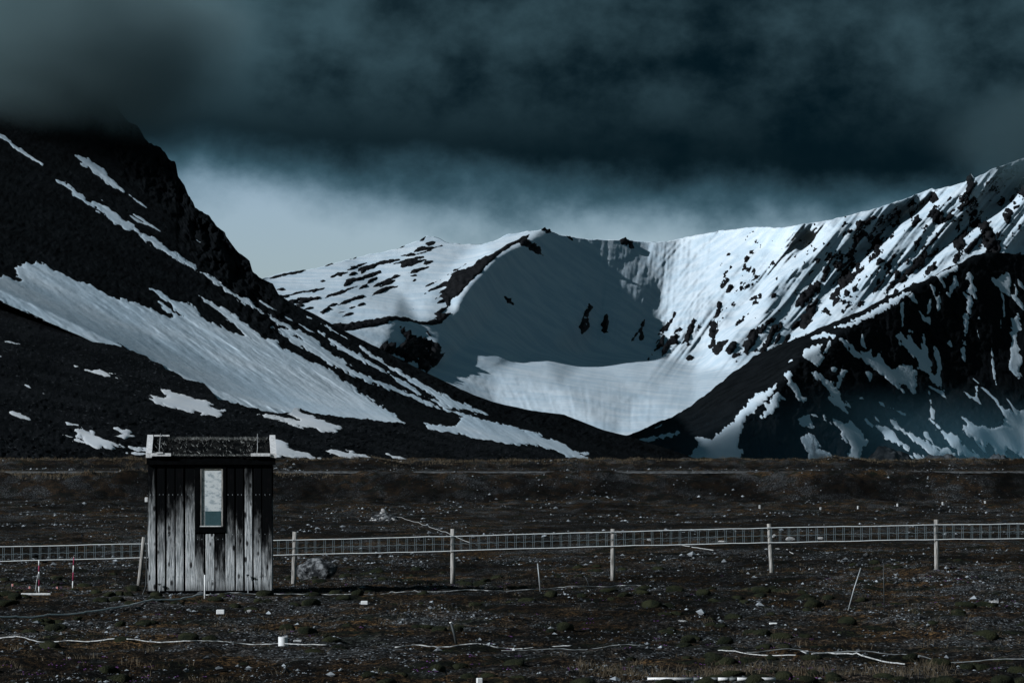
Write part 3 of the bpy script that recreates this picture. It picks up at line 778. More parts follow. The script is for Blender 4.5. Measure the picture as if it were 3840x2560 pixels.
xs = np.arange(880, 4181, 4.0)
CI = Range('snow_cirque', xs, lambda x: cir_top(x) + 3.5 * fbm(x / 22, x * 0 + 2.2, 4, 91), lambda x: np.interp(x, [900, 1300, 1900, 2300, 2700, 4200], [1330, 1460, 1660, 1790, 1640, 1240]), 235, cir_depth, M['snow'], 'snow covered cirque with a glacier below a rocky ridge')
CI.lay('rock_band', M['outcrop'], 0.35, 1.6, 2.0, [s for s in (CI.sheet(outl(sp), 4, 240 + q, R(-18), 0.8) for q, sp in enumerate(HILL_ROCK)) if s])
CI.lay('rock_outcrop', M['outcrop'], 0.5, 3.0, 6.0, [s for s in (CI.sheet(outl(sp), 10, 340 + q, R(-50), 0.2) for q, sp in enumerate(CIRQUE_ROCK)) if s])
# countless small stones and crags scattered over the wall
X, Y = CI.PX, CI.PY
dens = sstep(2600, 3150, X) * sstep(1420, 1250, Y) * (0.35 + sstep(3000, 3500, X)) * sstep(0, 40, Y - cir_top(X))
u = X * math.cos(R(-55)) + Y * math.sin(R(-55))
v = -X * math.sin(R(-55)) + Y * math.cos(R(-55))
sd = (fbm(u / 34, v / 17, 4, 401, 0.65) + 0.55 * fbm(X / 210, Y / 160, 2, 403) - 0.53 + 0.17 * np.clip(dens, 0, 1.2)) * 30
sd = np.where(dens > 0.02, sd, -10)
CI.cover('scattered_crags', sd, M['outcrop'], 0.5, 2.5, 3.0 * fbm(X / 14, Y / 14, 3, 409), 'stuff')

# ---- dark rocky spur in front on the right
fr_top = curve([(2300, 1665), (2350, 1636), (2465, 1582), (2515, 1565), (2580, 1527), (2637, 1487), (2694, 1441), (2748, 1395), (2809, 1357), (2824, 1337), (2886, 1307), (2962, 1276), (3016, 1259), (3058, 1234), (3124, 1206), (3231, 1164), (3323, 1114), (3407, 1076), (3484, 1042), (3537, 1011), (3599, 988), (3652, 954), (3690, 948), (3767, 946), (3840, 950), (4200, 930)])
CREST = [(2600, 1760, 1680), (2618, 1724, 1700), (2694, 1667, 1735), (2771, 1579, 1775), (2790, 1533, 1800), (2912, 1441, 1850), (2954, 1395, 1880), (3000, 1326, 1915), (3077, 1290, 1945), (3143, 1248, 1975), (3270, 1178, 2040), (3415, 1090, 2120), (3507, 1034, 2175), (3602, 988, 2235)]
fr_ctrl = CREST + [(2250, 1640, 1960), (2350, 1600, 1990), (2580, 1500, 2045), (2748, 1380, 2095), (2886, 1290, 2120), (3016, 1240, 2100), (2200, 1820, 1790), (2400, 1820, 1740), (2600, 1820, 1660), (2300, 1300, 2200), (3100, 1000, 2300),
                   (3300, 1637, 1900), (3300, 1820, 1800), (2900, 1700, 1745), (2900, 1820, 1690), (3050, 1550, 1855), (3600, 1437, 2055), (3600, 1650, 1945), (3600, 1820, 1880), (3840, 940, 2350), (3840, 1207, 2230), (3840, 1500, 2090), (3840, 1820, 1960), (4250, 850, 2600), (4250, 1400, 2250), (4250, 1820, 2060), (3300, 1400, 1975), (4250, 700, 2650), (2150, 1300, 2200), (2100, 1850, 1800), (4300, 1850, 2060), (4300, 700, 2650), (2100, 700, 2500)]


def fr_depth(PX, PY, t):
    D = survey_depth(fr_ctrl, [(i, i + 1) for i in range(len(CREST) - 1)], PX, PY, 11)
    face = sstep(2560, 2800, PX - 0.0) * sstep(-40, 60, PY - np.interp(PX, [c[0] for c in CREST], [c[1] for c in CREST]))
    # gullies run straight down near the top and slant to the right lower down
    low = sstep(1250, 1650, PY)
    g = PX - (PY - 1200) * (0.12 + 0.55 * low)
    D += face * 9 * fbm(g / 130, PY / 620, 2, 510, 0.5)
    return D


xs = np.arange(2290, 4181, 3.8)
FR = Range('right_mountain', xs, lambda x: fr_top(x) + 7 * fbm(x / 34, x * 0 + 4.4, 4, 530, 0.6), lambda x: x * 0 + 1797.0, 215, fr_depth, M['scree'], 'dark rocky mountain on the right with blue shaded snow gullies', RIGHT_SNOW, 10, 540, R(55), hf=lambda X, Y: 3.0 * fbm(X / 46, Y / 60, 3, 521) + 2.2 * fbm(X / 14, Y / 18, 3, 523, 0.6))
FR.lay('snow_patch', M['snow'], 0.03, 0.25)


# ---- pale rubble mounds at the foot of the right mountain
def mound(px, py, w, h, dist, seed):
    nx, ny = 46, 30
    u, v = np.meshgrid(np.linspace(-1.25, 1.25, nx), np.linspace(-1.25, 1.25, ny), indexing='ij')
    r2 = u * u + v * v
    W = w / FPX * dist
    Hh = h / FPX * dist
    z = Hh * np.clip(1 - r2 * 0.8, -0.4, 1) ** 1 + Hh * 0.75 * fbm(u * 1.7 + seed, v * 1.7, 5, seed, 0.55)
    V = np.stack([u * W, v * W * 1.3, z], -1).reshape(-1, 3)
    i = np.arange(nx - 1)[:, None] * ny + np.arange(ny - 1)[None, :]
    F = np.stack([i, i + ny, i + ny + 1, i + 1], -1).reshape(-1, 4)
    return link('rubble_mound', mesh_np('rubble_mound', V, F, M['hillock']), None, ((px - 1920) / FPX * dist, dist, EYE + (HOR - py) / FPX * dist))


for (px, py, w, h, lab) in ((3315, 1755, 105, 58, 'tall pale grey rubble mound at the foot of the right mountain'), (3535, 1745, 95, 38, 'wide low grey rubble mound right of the tall one'), (3642, 1745, 62, 26, 'smallest grey rubble mound between two others'), (3745, 1745, 48, 36, 'rightmost grey rubble mound under the snow gullies')):
    tag(mound(px, py, w, h, 1560.0, int(px)), lab, kind='structure')


# ------------------------------------------------------------------ cloud caught on the summits
def cloud_bank(name, px, py, dist, rx, ry, rz, dens, seed, label, col, wav=0.9, soft=0.15):
    bm = bmesh.new()
    bmesh.ops.create_icosphere(bm, subdivisions=3, radius=1.0)
    m = bpy.data.materials.new(name)
    m.use_nodes = True
    t = m.node_tree
    t.nodes.clear()
    out = t.nodes.new('ShaderNodeOutputMaterial')
    pv = t.nodes.new('ShaderNodeVolumePrincipled')
    co = t.nodes.new('ShaderNodeTexCoord').outputs['Object']
    ln = t.nodes.new('ShaderNodeVectorMath')
    ln.operation = 'LENGTH'
    t.links.new(co, ln.inputs[0])
    nz = noise_n(t, co, 1.7, 4, 0.6, 0.2, (1, 1, 0.8), (seed, seed * .7, 0))
    rad = math_n(t, 'ADD', ln.outputs['Value'], math_n(t, 'MULTIPLY', math_n(t, 'SUBTRACT', nz, 0.5), wav))
    d = math_n(t, 'MULTIPLY', maprange(t, rad, 1.0, soft, 0.0, dens), maprange(t, ln.outputs['Value'], 1.0, 0.6))
    t.links.new(d, pv.inputs['Density'])
    pv.inputs['Color'].default_value = (*col, 1)
    pv.inputs['Anisotropy'].default_value = 0.0
    t.links.new(pv.outputs[0], out.inputs['Volume'])
    me = bm_mesh(name, bm, m)
    o = link(name, me, None, ((px - 1920) / FPX * dist, dist, EYE + (HOR - py) / FPX * dist), None, (rx, ry, rz))
    return tag(o, label, kind='stuff')


cloud_bank('summit_cloud', 70, 150, 1420, 135, 260, 74, 0.030, 3.0, 'grey cloud wrapped round the left summit', (0.30, 0.45, 0.50), 1.3)
cloud_bank('summit_cloud', 3960, 500, 3050, 150, 300, 72, 0.008, 8.0, 'grey cloud touching the right end of the snow ridge', (0.09, 0.16, 0.19))
cloud_bank('valley_mist', 3400, 1770, 1620, 240, 95, 62, 0.0024, 5.0, 'faint blue mist along the foot of the right mountain', (0.24, 0.62, 0.86), 0.5, 0.0)
# ------------------------------------------------------------------ tundra ground
def ground_z(X, D):
    X = np.asarray(X, float)
    D = np.asarray(D, float)
    wob = 10 * fbm(X / 26 + 4, D / 60, 3, 601)
    Dm = D + wob * sstep(120, 200, D)
    z = -0.20 * sstep(48, 58, D) * (1 - sstep(-3, 9, X)) + 0.10 * sstep(48, 60, D) * sstep(0, 9, X)
    z = z * (1 - sstep(80, 140, D)) - 0.12 * sstep(90, 150, D)
    z = z + 0.50 * sstep(165, 206, D)
    z = z + 2.05 * sstep(206, 214, Dm) + 0.35 * sstep(218, 285, D)
    z = z + 1.22 * sstep(291, 298, D + 0.2 * wob) - 1.6 * sstep(304, 330, D)
    # shallow swales in the middle distance
    z = z - 0.22 * np.exp(-((X - 13) / 9) ** 2 - ((D - 118) / 9) ** 2) - 0.15 * np.exp(-((X + 12) / 14) ** 2 - ((D - 84) / 7) ** 2)
    return z


def ground_fine(X, D):
    g = ground_z(X, D)
    flat = 1 - 0.75 * np.exp(-(((X + 4.95) / 1.7) ** 2) ** 2 - ((D - 48.6) / 2.2) ** 4)
    hum = 0.10 * fbm(X / 1.7, D / 1.7, 3, 611) + 0.075 * fbm(X / 0.42, D / 0.42, 2, 617) + 0.03 * fbm(X / 0.12, D / 0.12, 2, 619)
    far = sstep(120, 220, D)
    wob = 10 * fbm(X / 26 + 4, D * 0 + 213 / 60, 3, 601)
    flat = flat * (1 - 0.85 * np.exp(-((D + wob - 219) / 4.5) ** 4))
    hum = hum * (1 + 0.6 * far) + far * 0.5 * fbm(X / 5, D / 5, 4, 621, 0.6)
    return g + hum * flat


def ground_at(px, py, lift=0.0):
    """the point of the ground seen at a photo position"""
    D = FPX * EYE / max(py - HOR, 20)
    for _ in range(30):
        X = (px - 1920) / FPX * D
        z = float(ground_z(np.array([X]), np.array([D]))[0])
        D = 0.5 * D + 0.5 * FPX * (EYE - z) / max(py - HOR, 12)
    X = (px - 1920) / FPX * D
    return Vector((X, D, float(ground_fine(np.array([X]), np.array([D]))[0]) + lift))


nc, nr = 520, 810
tt = np.linspace(-0.235, 0.235, nc)
DD = np.concatenate([np.geomspace(15, 200, nr - 160, endpoint=False), np.linspace(200, 222, 70, endpoint=False), np.linspace(222, 285, 35, endpoint=False), np.linspace(285, 335, 55)])
nr = len(DD)
GX = tt[:, None] * DD[None, :]
GD = np.broadcast_to(DD[None, :], GX.shape)
GZ = ground_fine(GX, GD)
V = np.stack([GX, GD, GZ], -1).reshape(-1, 3)
i = np.arange(nc - 1)[:, None] * nr + np.arange(nr - 1)[None, :]
F = np.stack([i, i + nr, i + nr + 1, i + 1], -1).reshape(-1, 4)

m, t, b = mat_new('tundra')
co = t.nodes.new('ShaderNodeTexCoord').outputs['Object']
nb = noise_n(t, co, 0.35, 4, 0.6, 0.4)
nm = noise_n(t, co, 1.6, 5, 0.65, 0.3)
nf = noise_n(t, co, 9.0, 4, 0.7)
nv = noise_n(t, co, 30.0, 4, 0.75)
fine = math_n(t, 'ADD', math_n(t, 'MULTIPLY', nv, 0.6), math_n(t, 'MULTIPLY', nf, 0.4))
zt = math_n(t, 'ADD', math_n(t, 'MULTIPLY', nb, 0.5), math_n(t, 'MULTIPLY', nm, 0.5))
ng = noise_n(t, co, 0.9, 4, 0.6, 0.5, None, (7, 3, 1))
gravel_zone = maprange(t, noise_n(t, co, 0.55, 4, 0.65, 0.4, None, (2, 9, 4)), 0.44, 0.62)
mat_a = mixcol(t, maprange(t, zt, 0.42, 0.54), (0.034, 0.027, 0.020), (0.19, 0.115, 0.053))
mat_b = mixcol(t, maprange(t, ng, 0.50, 0.60), mat_a, (0.026, 0.034, 0.016))
mat_c = mixcol(t, math_n(t, 'MULTIPLY', gravel_zone, 0.8), mat_b, (0.15, 0.165, 0.18))
c2 = mixcol(t, maprange(t, fine, 0.46, 0.66), (0.0025, 0.0028, 0.003), mat_c)  # near-black low spots put crevice shade into the colour
geo = t.nodes.new('ShaderNodeNewGeometry')
gs = N(t, 'ShaderNodeSeparateXYZ')
t.links.new(co, gs.inputs[0])
bank = math_n(t, 'MULTIPLY', maprange(t, gs.outputs['Y'], 202, 206), maprange(t, gs.outputs['Z'], 2.5, 1.9))
bank2 = math_n(t, 'MULTIPLY', maprange(t, gs.outputs['Y'], 284, 292), maprange(t, gs.outputs['Z'], 3.75, 3.4))
bank_dark = math_n(t, 'MAXIMUM', bank, bank2)  # both bank faces get a darker colour
c2 = mixcol(t, math_n(t, 'MULTIPLY', bank_dark, 0.6), c2, (0.003, 0.0035, 0.004))
vor = N(t, 'ShaderNodeTexVoronoi')
vor.inputs['Scale'].default_value = 26.0
t.links.new(co, vor.inputs['Vector'])
gsep = N(t, 'ShaderNodeSeparateColor')
t.links.new(vor.outputs['Color'], gsep.inputs[0])
stone = math_n(t, 'MULTIPLY', math_n(t, 'LESS_THAN', gsep.outputs[0], math_n(t, 'MULTIPLY', gravel_zone, 0.26)), math_n(t, 'LESS_THAN', vor.outputs['Distance'], 0.42))
stc = mixcol(t, gsep.outputs[1], (0.03, 0.035, 0.04), (0.32, 0.36, 0.40))
c3 = mixcol(t, stone, c2, stc)
patch = N(t, 'ShaderNodeVectorMath', operation='SCALE')
t.links.new(c3, patch.inputs[0])
t.links.new(maprange(t, noise_n(t, co, 0.22, 3, 0.55, 0.3, (1.0, 0.6, 1.0), (5, 1, 2)), 0.36, 0.64, 0.40, 1.65), patch.inputs['Scale'])
t.links.new(patch.outputs[0], b.inputs['Base Color'])
b.inputs['Specular IOR Level'].default_value = 0.08
bump(t, b, math_n(t, 'ADD', fine, math_n(t, 'MULTIPLY', stone, 0.5)), 1.0, 0.07)
M['tundra'] = m
g = link('ground', mesh_np('ground', V, F, M['tundra']))
tag(g, 'dark stony tundra with brown turf and low earth banks', kind='structure')

# the plain goes on to the horizon on every side, a hand below the near ground
bm = bmesh.new()
for (x0, x1, y0, y1, z) in ((-15000, 15000, -15000, 25000, -1.3),):
    vv = [bm.verts.new(p) for p in ((x0, y0, z), (x1, y0, z), (x1, y1, z), (x0, y1, z))]
    bm.faces.new(vv)
pl = link('plain', bm_mesh('plain', bm, M['tundra']))
tag(pl, 'flat dark tundra plain reaching to the horizon', kind='structure')

# ------------------------------------------------------------------ loose stones, cushions, grass and flowers
ICO = None


def blob_library(n, subdiv, squash, rough, seed):
    """a few lumpy unit stones"""
    out = []
    r = np.random.default_rng(seed)
    for k in range(n):
        bm = bmesh.new()
        bmesh.ops.create_icosphere(bm, subdivisions=subdiv, radius=1.0)
        v = np.array([p.co[:] for p in bm.verts])
        f = np.array([[q.index for q in p.verts] for p in bm.faces])
        bm.free()
        d = r.normal(size=(7, 3))
        d /= np.linalg.norm(d, axis=1)[:, None]
        off = r.uniform(0.45, 0.95, 7)
        for a, o in zip(d, off):
            s = v @ a
            v = v - np.clip(s - o, 0, None)[:, None] * a * 0.9
        v *= 1 + rough * r.normal(size=(len(v), 1))
        v *= np.array([1, r.uniform(0.65, 0.95), squash * r.uniform(0.8, 1.2)])
        out.append((v, f))
    return out


def scatter(name, lib, pts, size, mat, sink=0.25, seed=1, flat=1.0, smooth=False):
    r = np.random.default_rng(seed)
    idx = r.integers(0, len(lib), len(pts))
    allv, allf, base = [], [], 0
    for k, (v, f) in enumerate(lib):
        s = idx == k
        m = s.sum()
        if not m:
            continue
        a = r.uniform(0, 6.283, m)
        ca, sa = np.cos(a)[:, None], np.sin(a)[:, None]
        x = v[None, :, 0] * ca - v[None, :, 1] * sa
        y = v[None, :, 0] * sa + v[None, :, 1] * ca
        z = np.broadcast_to(v[None, :, 2], x.shape) * flat
        W = np.stack([x, y, z], -1) * size[s][:, None, None]
        W[..., 2] += (size[s] * (0.5 - sink) * flat)[:, None]
        W += pts[s][:, None, :]
        allv.append(W.reshape(-1, 3))
        allf.append((f[None] + (np.arange(m) * len(v))[:, None, None]).reshape(-1, 3) + base)
        base += m * len(v)
    o = link(name, mesh_np(name, np.concatenate(allv), np.concatenate(allf), mat, smooth))
    return o


def sprinkle(n, d0, d1, power, zone_seed, zone_scale, lo, hi, seed, spread=0.215):
    """random ground points; denser where a patch noise is high"""
    r = np.random.default_rng(seed)
    D = (d0 ** power + r.random(n * 3) * (d1 ** power - d0 ** power)) ** (1 / power)
    X = r.uniform(-spread, spread, n * 3) * D
    p = sstep(lo, hi, fbm(X / zone_scale, D / (zone_scale * 1.6), 4, zone_seed, 0.6))
    keep = r.random(n * 3) < p
    X, D = X[keep][:n], D[keep][:n]
    inside = (np.abs(X + 4.95) < 1.12) & (D > 47.5) & (D < 49.8)
    X, D = X[~inside], D[~inside]
    return np.stack([X, D, ground_fine(X, D)], -1)


def stone_mat(name, c1, c2, pw=1.0):
    m, t, b = mat_new(name)
    geo = t.nodes.new('ShaderNodeNewGeometry')
    t.links.new(mixcol(t, math_n(t, 'POWER', geo.outputs['Random Per Island'], pw), c1, c2), b.inputs['Base Color'])
    b.inputs['Roughness'].default_value = 0.8
    return m


M['pebble'] = stone_mat('pebble', (0.008, 0.011, 0.014), (0.38, 0.43, 0.48), 3.0)
M['stone_pale'] = m_noise('stone_pale', (0.16, 0.165, 0.17), (0.52, 0.54, 0.56), 9.0, bs=0.6, bd=0.03, bscale=22)
M['stone_grey'] = m_noise('stone_grey', (0.012, 0.015, 0.018), (0.22, 0.24, 0.26), 3.6, 0.42, 0.72, bs=0.9, bd=0.04, bscale=9)
M['cushion'] = m_noise('cushion', (0.006, 0.010, 0.005), (0.026, 0.030, 0.014), 6.0, bs=1.0, bd=0.05, bscale=45)
lib8 = blob_library(10, 1, 0.55, 0.07, 3)
libo = []
for (v, f) in lib8:
    libo.append((v, f))


def octa(seed):
    r = np.random.default_rng(seed)
    v = np.array([(1, 0, 0), (0, 1, 0), (-1, 0, 0), (0, -1, 0), (0, 0, 0.6), (0, 0, -0.5)], float) * r.uniform(0.7, 1.25, (6, 1)) + r.normal(0, 0.12, (6, 3))
    f = np.array([(0, 1, 4), (1, 2, 4), (2, 3, 4), (3, 0, 4), (1, 0, 5), (2, 1, 5), (3, 2, 5), (0, 3, 5)])
    return v, f


lib_oct = [octa(k) for k in range(24)]
pts = sprinkle(26000, 24, 75, 1.0, 701, 1.3, -0.12, 0.45, 11)
sz = np.clip(rng.lognormal(math.log(0.0072), 0.66, len(pts)), 0.006, 0.06) * (0.75 + pts[:, 1] / 80)
tag(scatter('gravel', lib_oct, pts, sz, M['pebble'], 0.2, 5), 'pale gravel scattered over the near tundra', kind='stuff')
pts = sprinkle(24000, 70, 302, 1.3, 711, 5.0, -0.05, 0.5, 12)
sz = np.clip(rng.lognormal(math.log(0.028), 0.55, len(pts)), 0.012, 0.14) * (0.75 + pts[:, 1] / 260)
tag(scatter('stones', lib_oct, pts, sz, M['pebble'], 0.2, 6), 'loose stones scattered over the far tundra and banks', kind='stuff')
pts = sprinkle(420, 25, 66, 1.0, 721, 2.5, -0.1, 0.35, 13)
sz = rng.uniform(0.05, 0.15, len(pts)) * (0.8 + pts[:, 1] / 90)
tag(scatter('moss_cushions', blob_library(6, 2, 0.9, 0.03, 9), pts, sz, M['cushion'], 0.42, 7, 0.5, True), 'dark green moss cushions on the near tundra', kind='stuff')


def blades(name, centres, count, height, spread, mat, width, seed, lean=0.5):
    r = np.random.default_rng(seed)
    n = len(centres)
    c = np.repeat(centres, count, 0)
    k = len(c)
    c = c + np.stack([r.normal(0, spread, k), r.normal(0, spread, k), np.zeros(k)], -1)
    c[:, 2] = ground_fine(c[:, 0], c[:, 1]) - 0.01
    h = np.repeat(height, count) * r.uniform(0.45, 1.15, k)
    ln = r.normal(0, lean, (k, 2)) * h[:, None]
    a = r.uniform(0, 6.283, k)
    w = np.stack([np.cos(a), np.sin(a) * 0.4, np.zeros(k)], -1) * (width * r.uniform(0.6, 1.3, k))[:, None]
    mid = c + np.stack([ln[:, 0] * 0.35, ln[:, 1] * 0.35, h * 0.6], -1)
    tip = c + np.stack([ln[:, 0], ln[:, 1], h], -1)
    V = np.stack([c - w, c + w, mid + w * 0.7, mid - w * 0.7, tip], 1).reshape(-1, 3)
    q = np.arange(k)[:, None] * 5
    F = np.concatenate([q + np.array([0, 1, 2]), q + np.array([0, 2, 3]), q + np.array([3, 2, 4])])
    return link(name, mesh_np(name, V, F, mat, False))


M['grass'] = stone_mat('grass', (0.022, 0.019, 0.012), (0.16, 0.13, 0.09))
M['flower'] = stone_mat('flower', (0.10, 0.03, 0.16), (0.32, 0.13, 0.45))
pts = sprinkle(560, 25, 66, 1.0, 731, 3.0, -0.05, 0.4, 14)
tag(blades('grass_tufts', pts, 16, rng.uniform(0.03, 0.10, len(pts)), 0.045, M['grass'], 0.0028, 15), 'short dry grass tufts on the near tundra', kind='stuff')
# a grassy lip in the nearest ground on the right and along the skyline bank
xs_ = rng.uniform(0.6, 4.4, 150)
ds_ = 28.2 + 0.35 * fbm(xs_ / 0.8, xs_ * 0, 3, 5) + rng.normal(0, 0.25, 150)
near = np.stack([xs_, ds_, ground_fine(xs_, ds_)], -1)
xs_ = rng.uniform(-66, 66, 1900)
ds_ = 299.5 + rng.normal(0, 2.2, 1900)
lip = np.stack([xs_, ds_, ground_fine(xs_, ds_)], -1)
xs_ = rng.uniform(-50, -14, 220)
ds_ = 213.5 - 10 * fbm(xs_ / 26 + 4, xs_ * 0 + 213 / 60, 3, 601) + rng.normal(0, 0.7, 220)
lip2 = np.stack([xs_, ds_, ground_fine(xs_, ds_)], -1)
tag(blades('grass_lip', near, 20, rng.uniform(0.05, 0.13, len(near)), 0.06, M['grass'], 0.0028, 16), 'dry grass along the near ground edge at lower right', kind='stuff')
tag(blades('bank_grass', np.concatenate([lip, lip2]), 12, rng.uniform(0.10, 0.34, len(lip) + len(lip2)), 0.25, M['grass'], 0.018, 17), 'pale grass fringe along the tops of the earth banks', kind='stuff')
M['sedge'] = stone_mat('sedge', (0.004, 0.005, 0.003), (0.050, 0.036, 0.020), 1.6)
pts = sprinkle(5200, 24, 95, 1.0, 735, 1.8, -0.35, 0.25, 24)
tag(blades('low_sedge', pts, 7, rng.uniform(0.015, 0.05, len(pts)) * (0.7 + pts[:, 1] / 90), 0.06, M['sedge'], 0.006, 25, 0.8), 'low dark sedge and moss stems matting the near tundra', kind='stuff')
pts = sprinkle(260, 26, 60, 1.0, 741, 2.2, 0.02, 0.35, 18)
pts[:, 2] += 0.012
tag(scatter('purple_flowers', lib_oct, np.repeat(pts, 4, 0) + np.random.default_rng(4).normal(0, 1, (len(pts) * 4, 3)) * np.array([0.03, 0.03, 0.006]), np.full(len(pts) * 4, 0.011), M['flower'], 0.0, 19, 0.5), 'tiny purple saxifrage flowers dotted over the near tundra', kind='stuff')
# ------------------------------------------------------------------ gravel track along the first bank
n = 150
xs_ = np.linspace(-62, 62, n)
wob = 10 * fbm(xs_ / 26 + 4, xs_ * 0 + 213 / 60, 3, 601)
rows = []
for q in np.linspace(0, 1, 7):
    d = 215.2 - wob + q * 7.5
    rows.append(np.stack([xs_, d, ground_z(xs_, d) + 0.16 * (1 - (2 * q - 1) ** 4) + 0.05 * fbm(xs_ / 1.5, d / 1.5, 2, 901)], -1))
V = np.stack(rows, 1)
i = np.arange(n - 1)[:, None] * 7 + np.arange(6)[None, :]
F = np.stack([i, i + 7, i + 8, i + 1], -1).reshape(-1, 4)
M['track'] = m_noise('track', (0.02, 0.022, 0.024), (0.16, 0.17, 0.18), 2.5, bs=0.6, bd=0.05, bscale=6)
tag(link('gravel_track', mesh_np('gravel_track', V.reshape(-1, 3), F, M['track'])), 'pale gravel track along the top of the lower earth bank', kind='structure')

# ------------------------------------------------------------------ object materials
def board_mat(name):
    """tarred boards: tar left in patches and towards board heads, bare silvered wood elsewhere, knots and nails"""
    m, t, b = mat_new(name)
    tcn = t.nodes.new('ShaderNodeTexCoord')
    co = tcn.outputs['Object']
    oi = t.nodes.new('ShaderNodeObjectInfo')
    rnd = oi.outputs['Random']
    add = t.nodes.new('ShaderNodeVectorMath')
    add.operation = 'ADD'
    cmb = t.nodes.new('ShaderNodeCombineXYZ')
    t.links.new(math_n(t, 'MULTIPLY', rnd, 37.0), cmb.inputs[0])
    t.links.new(math_n(t, 'MULTIPLY', rnd, 11.0), cmb.inputs[2])
    t.links.new(co, add.inputs[0])
    t.links.new(cmb.outputs[0], add.inputs[1])
    v = add.outputs[0]
    sp = t.nodes.new('ShaderNodeSeparateXYZ')
    t.links.new(co, sp.inputs[0])
    grain = noise_n(t, v, 14.0, 5, 0.65, 0.2, (5.0, 1.0, 0.22))
    blot = noise_n(t, v, 2.6, 6, 0.65, 0.4, (4.0, 1.0, 0.9))
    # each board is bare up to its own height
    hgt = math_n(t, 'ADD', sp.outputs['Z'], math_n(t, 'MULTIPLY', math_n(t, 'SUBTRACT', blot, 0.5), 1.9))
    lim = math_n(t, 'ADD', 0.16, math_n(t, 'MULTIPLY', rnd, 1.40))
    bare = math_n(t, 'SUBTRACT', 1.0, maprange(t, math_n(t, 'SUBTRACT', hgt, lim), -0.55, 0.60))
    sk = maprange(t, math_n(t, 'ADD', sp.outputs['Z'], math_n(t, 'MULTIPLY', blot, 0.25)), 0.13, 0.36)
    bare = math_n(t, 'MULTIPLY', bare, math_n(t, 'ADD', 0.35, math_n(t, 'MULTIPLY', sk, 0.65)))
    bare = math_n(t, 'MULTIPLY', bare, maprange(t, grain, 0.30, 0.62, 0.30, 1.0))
    vor = t.nodes.new('ShaderNodeTexVoronoi')
    mp = t.nodes.new('ShaderNodeMapping')
    mp.inputs['Scale'].default_value = (9.0, 0.0, 4.2)
    t.links.new(v, mp.inputs['Vector'])
    t.links.new(mp.outputs[0], vor.inputs['Vector'])
    vor.inputs['Scale'].default_value = 1.0
    knot = maprange(t, math_n(t, 'ADD', vor.outputs['Distance'], math_n(t, 'MULTIPLY', math_n(t, 'SUBTRACT', grain, 0.5), 0.25)), 0.13, 0.27)
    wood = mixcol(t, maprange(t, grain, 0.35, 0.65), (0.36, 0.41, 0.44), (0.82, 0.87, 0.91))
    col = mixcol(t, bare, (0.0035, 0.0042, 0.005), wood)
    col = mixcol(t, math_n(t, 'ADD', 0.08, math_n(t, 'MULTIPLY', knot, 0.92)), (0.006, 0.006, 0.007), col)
    t.links.new(col, b.inputs['Base Color'])
    b.inputs['Roughness'].default_value = 0.85
    b.inputs['Specular IOR Level'].default_value = 0.03
    bump(t, b, grain, 0.5, 0.01)
    return m


def flat_mat(name, col, rough=0.6, metal=0.0, spec=0.3, var=0.25, scale=12.0):
    m, t, b = mat_new(name)
    co = t.nodes.new('ShaderNodeTexCoord').outputs['Object']
    n = noise_n(t, co, scale, 5, 0.65)
    dark = tuple(c * (1 - var) for c in col)
    t.links.new(mixcol(t, maprange(t, n, 0.35, 0.6), dark, col), b.inputs['Base Color'])
    b.inputs['Roughness'].default_value = rough
    b.inputs['Metallic'].default_value = metal
    b.inputs['Specular IOR Level'].default_value = spec
    return m


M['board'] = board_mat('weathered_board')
M['tar'] = flat_mat('tarred_wood', (0.0035, 0.0042, 0.005), 0.9, 0.0, 0.02, var=0.4)
M['white'] = flat_mat('white_paint', (0.80, 0.83, 0.86), 0.55, var=0.35, scale=22)
M['white_clean'] = flat_mat('white_plastic', (0.78, 0.82, 0.85), 0.5, var=0.08)
M['post'] = m_noise('post_wood', (0.13, 0.13, 0.125), (0.42, 0.42, 0.41), 8.0, bs=0.5, bd=0.01, sc3=(6, 6, 0.5), bscale=14)
M['galv'] = flat_mat('galvanised_steel', (0.68, 0.74, 0.78), 0.5, 0.0, 0.4, var=0.15)
M['galv_dull'] = flat_mat('dull_galvanised_wire', (0.13, 0.175, 0.20), 0.6, 0.0, 0.3, var=0.25)
M['rope'] = flat_mat('pale_rope', (0.50, 0.53, 0.55), 0.9, var=0.5, scale=30)
M['cable'] = flat_mat('grey_cable', (0.16, 0.18, 0.19), 0.7, var=0.3, scale=20)
M['dark_metal'] = flat_mat('dark_metal', (0.05, 0.06, 0.065), 0.6, 0.3, var=0.3)
M['rod'] = flat_mat('grey_rod', (0.34, 0.38, 0.41), 0.5, 0.2, var=0.2)
M['red'] = flat_mat('faded_red_paint', (0.34, 0.035, 0.10), 0.6, var=0.3)
M['pink'] = flat_mat('pink_flag', (0.60, 0.26, 0.25), 0.7, var=0.2)
M['card'] = flat_mat('teal_card', (0.055, 0.12, 0.14), 0.7, var=0.15)
M['turf'] = m_noise('roof_turf', (0.002, 0.0025, 0.003), (0.009, 0.010, 0.010), 9.0, bs=1.0, bd=0.06, bscale=16)
M['turf_grass'] = stone_mat('turf_grass', (0.006, 0.007, 0.007), (0.62, 0.66, 0.66), 1.5)
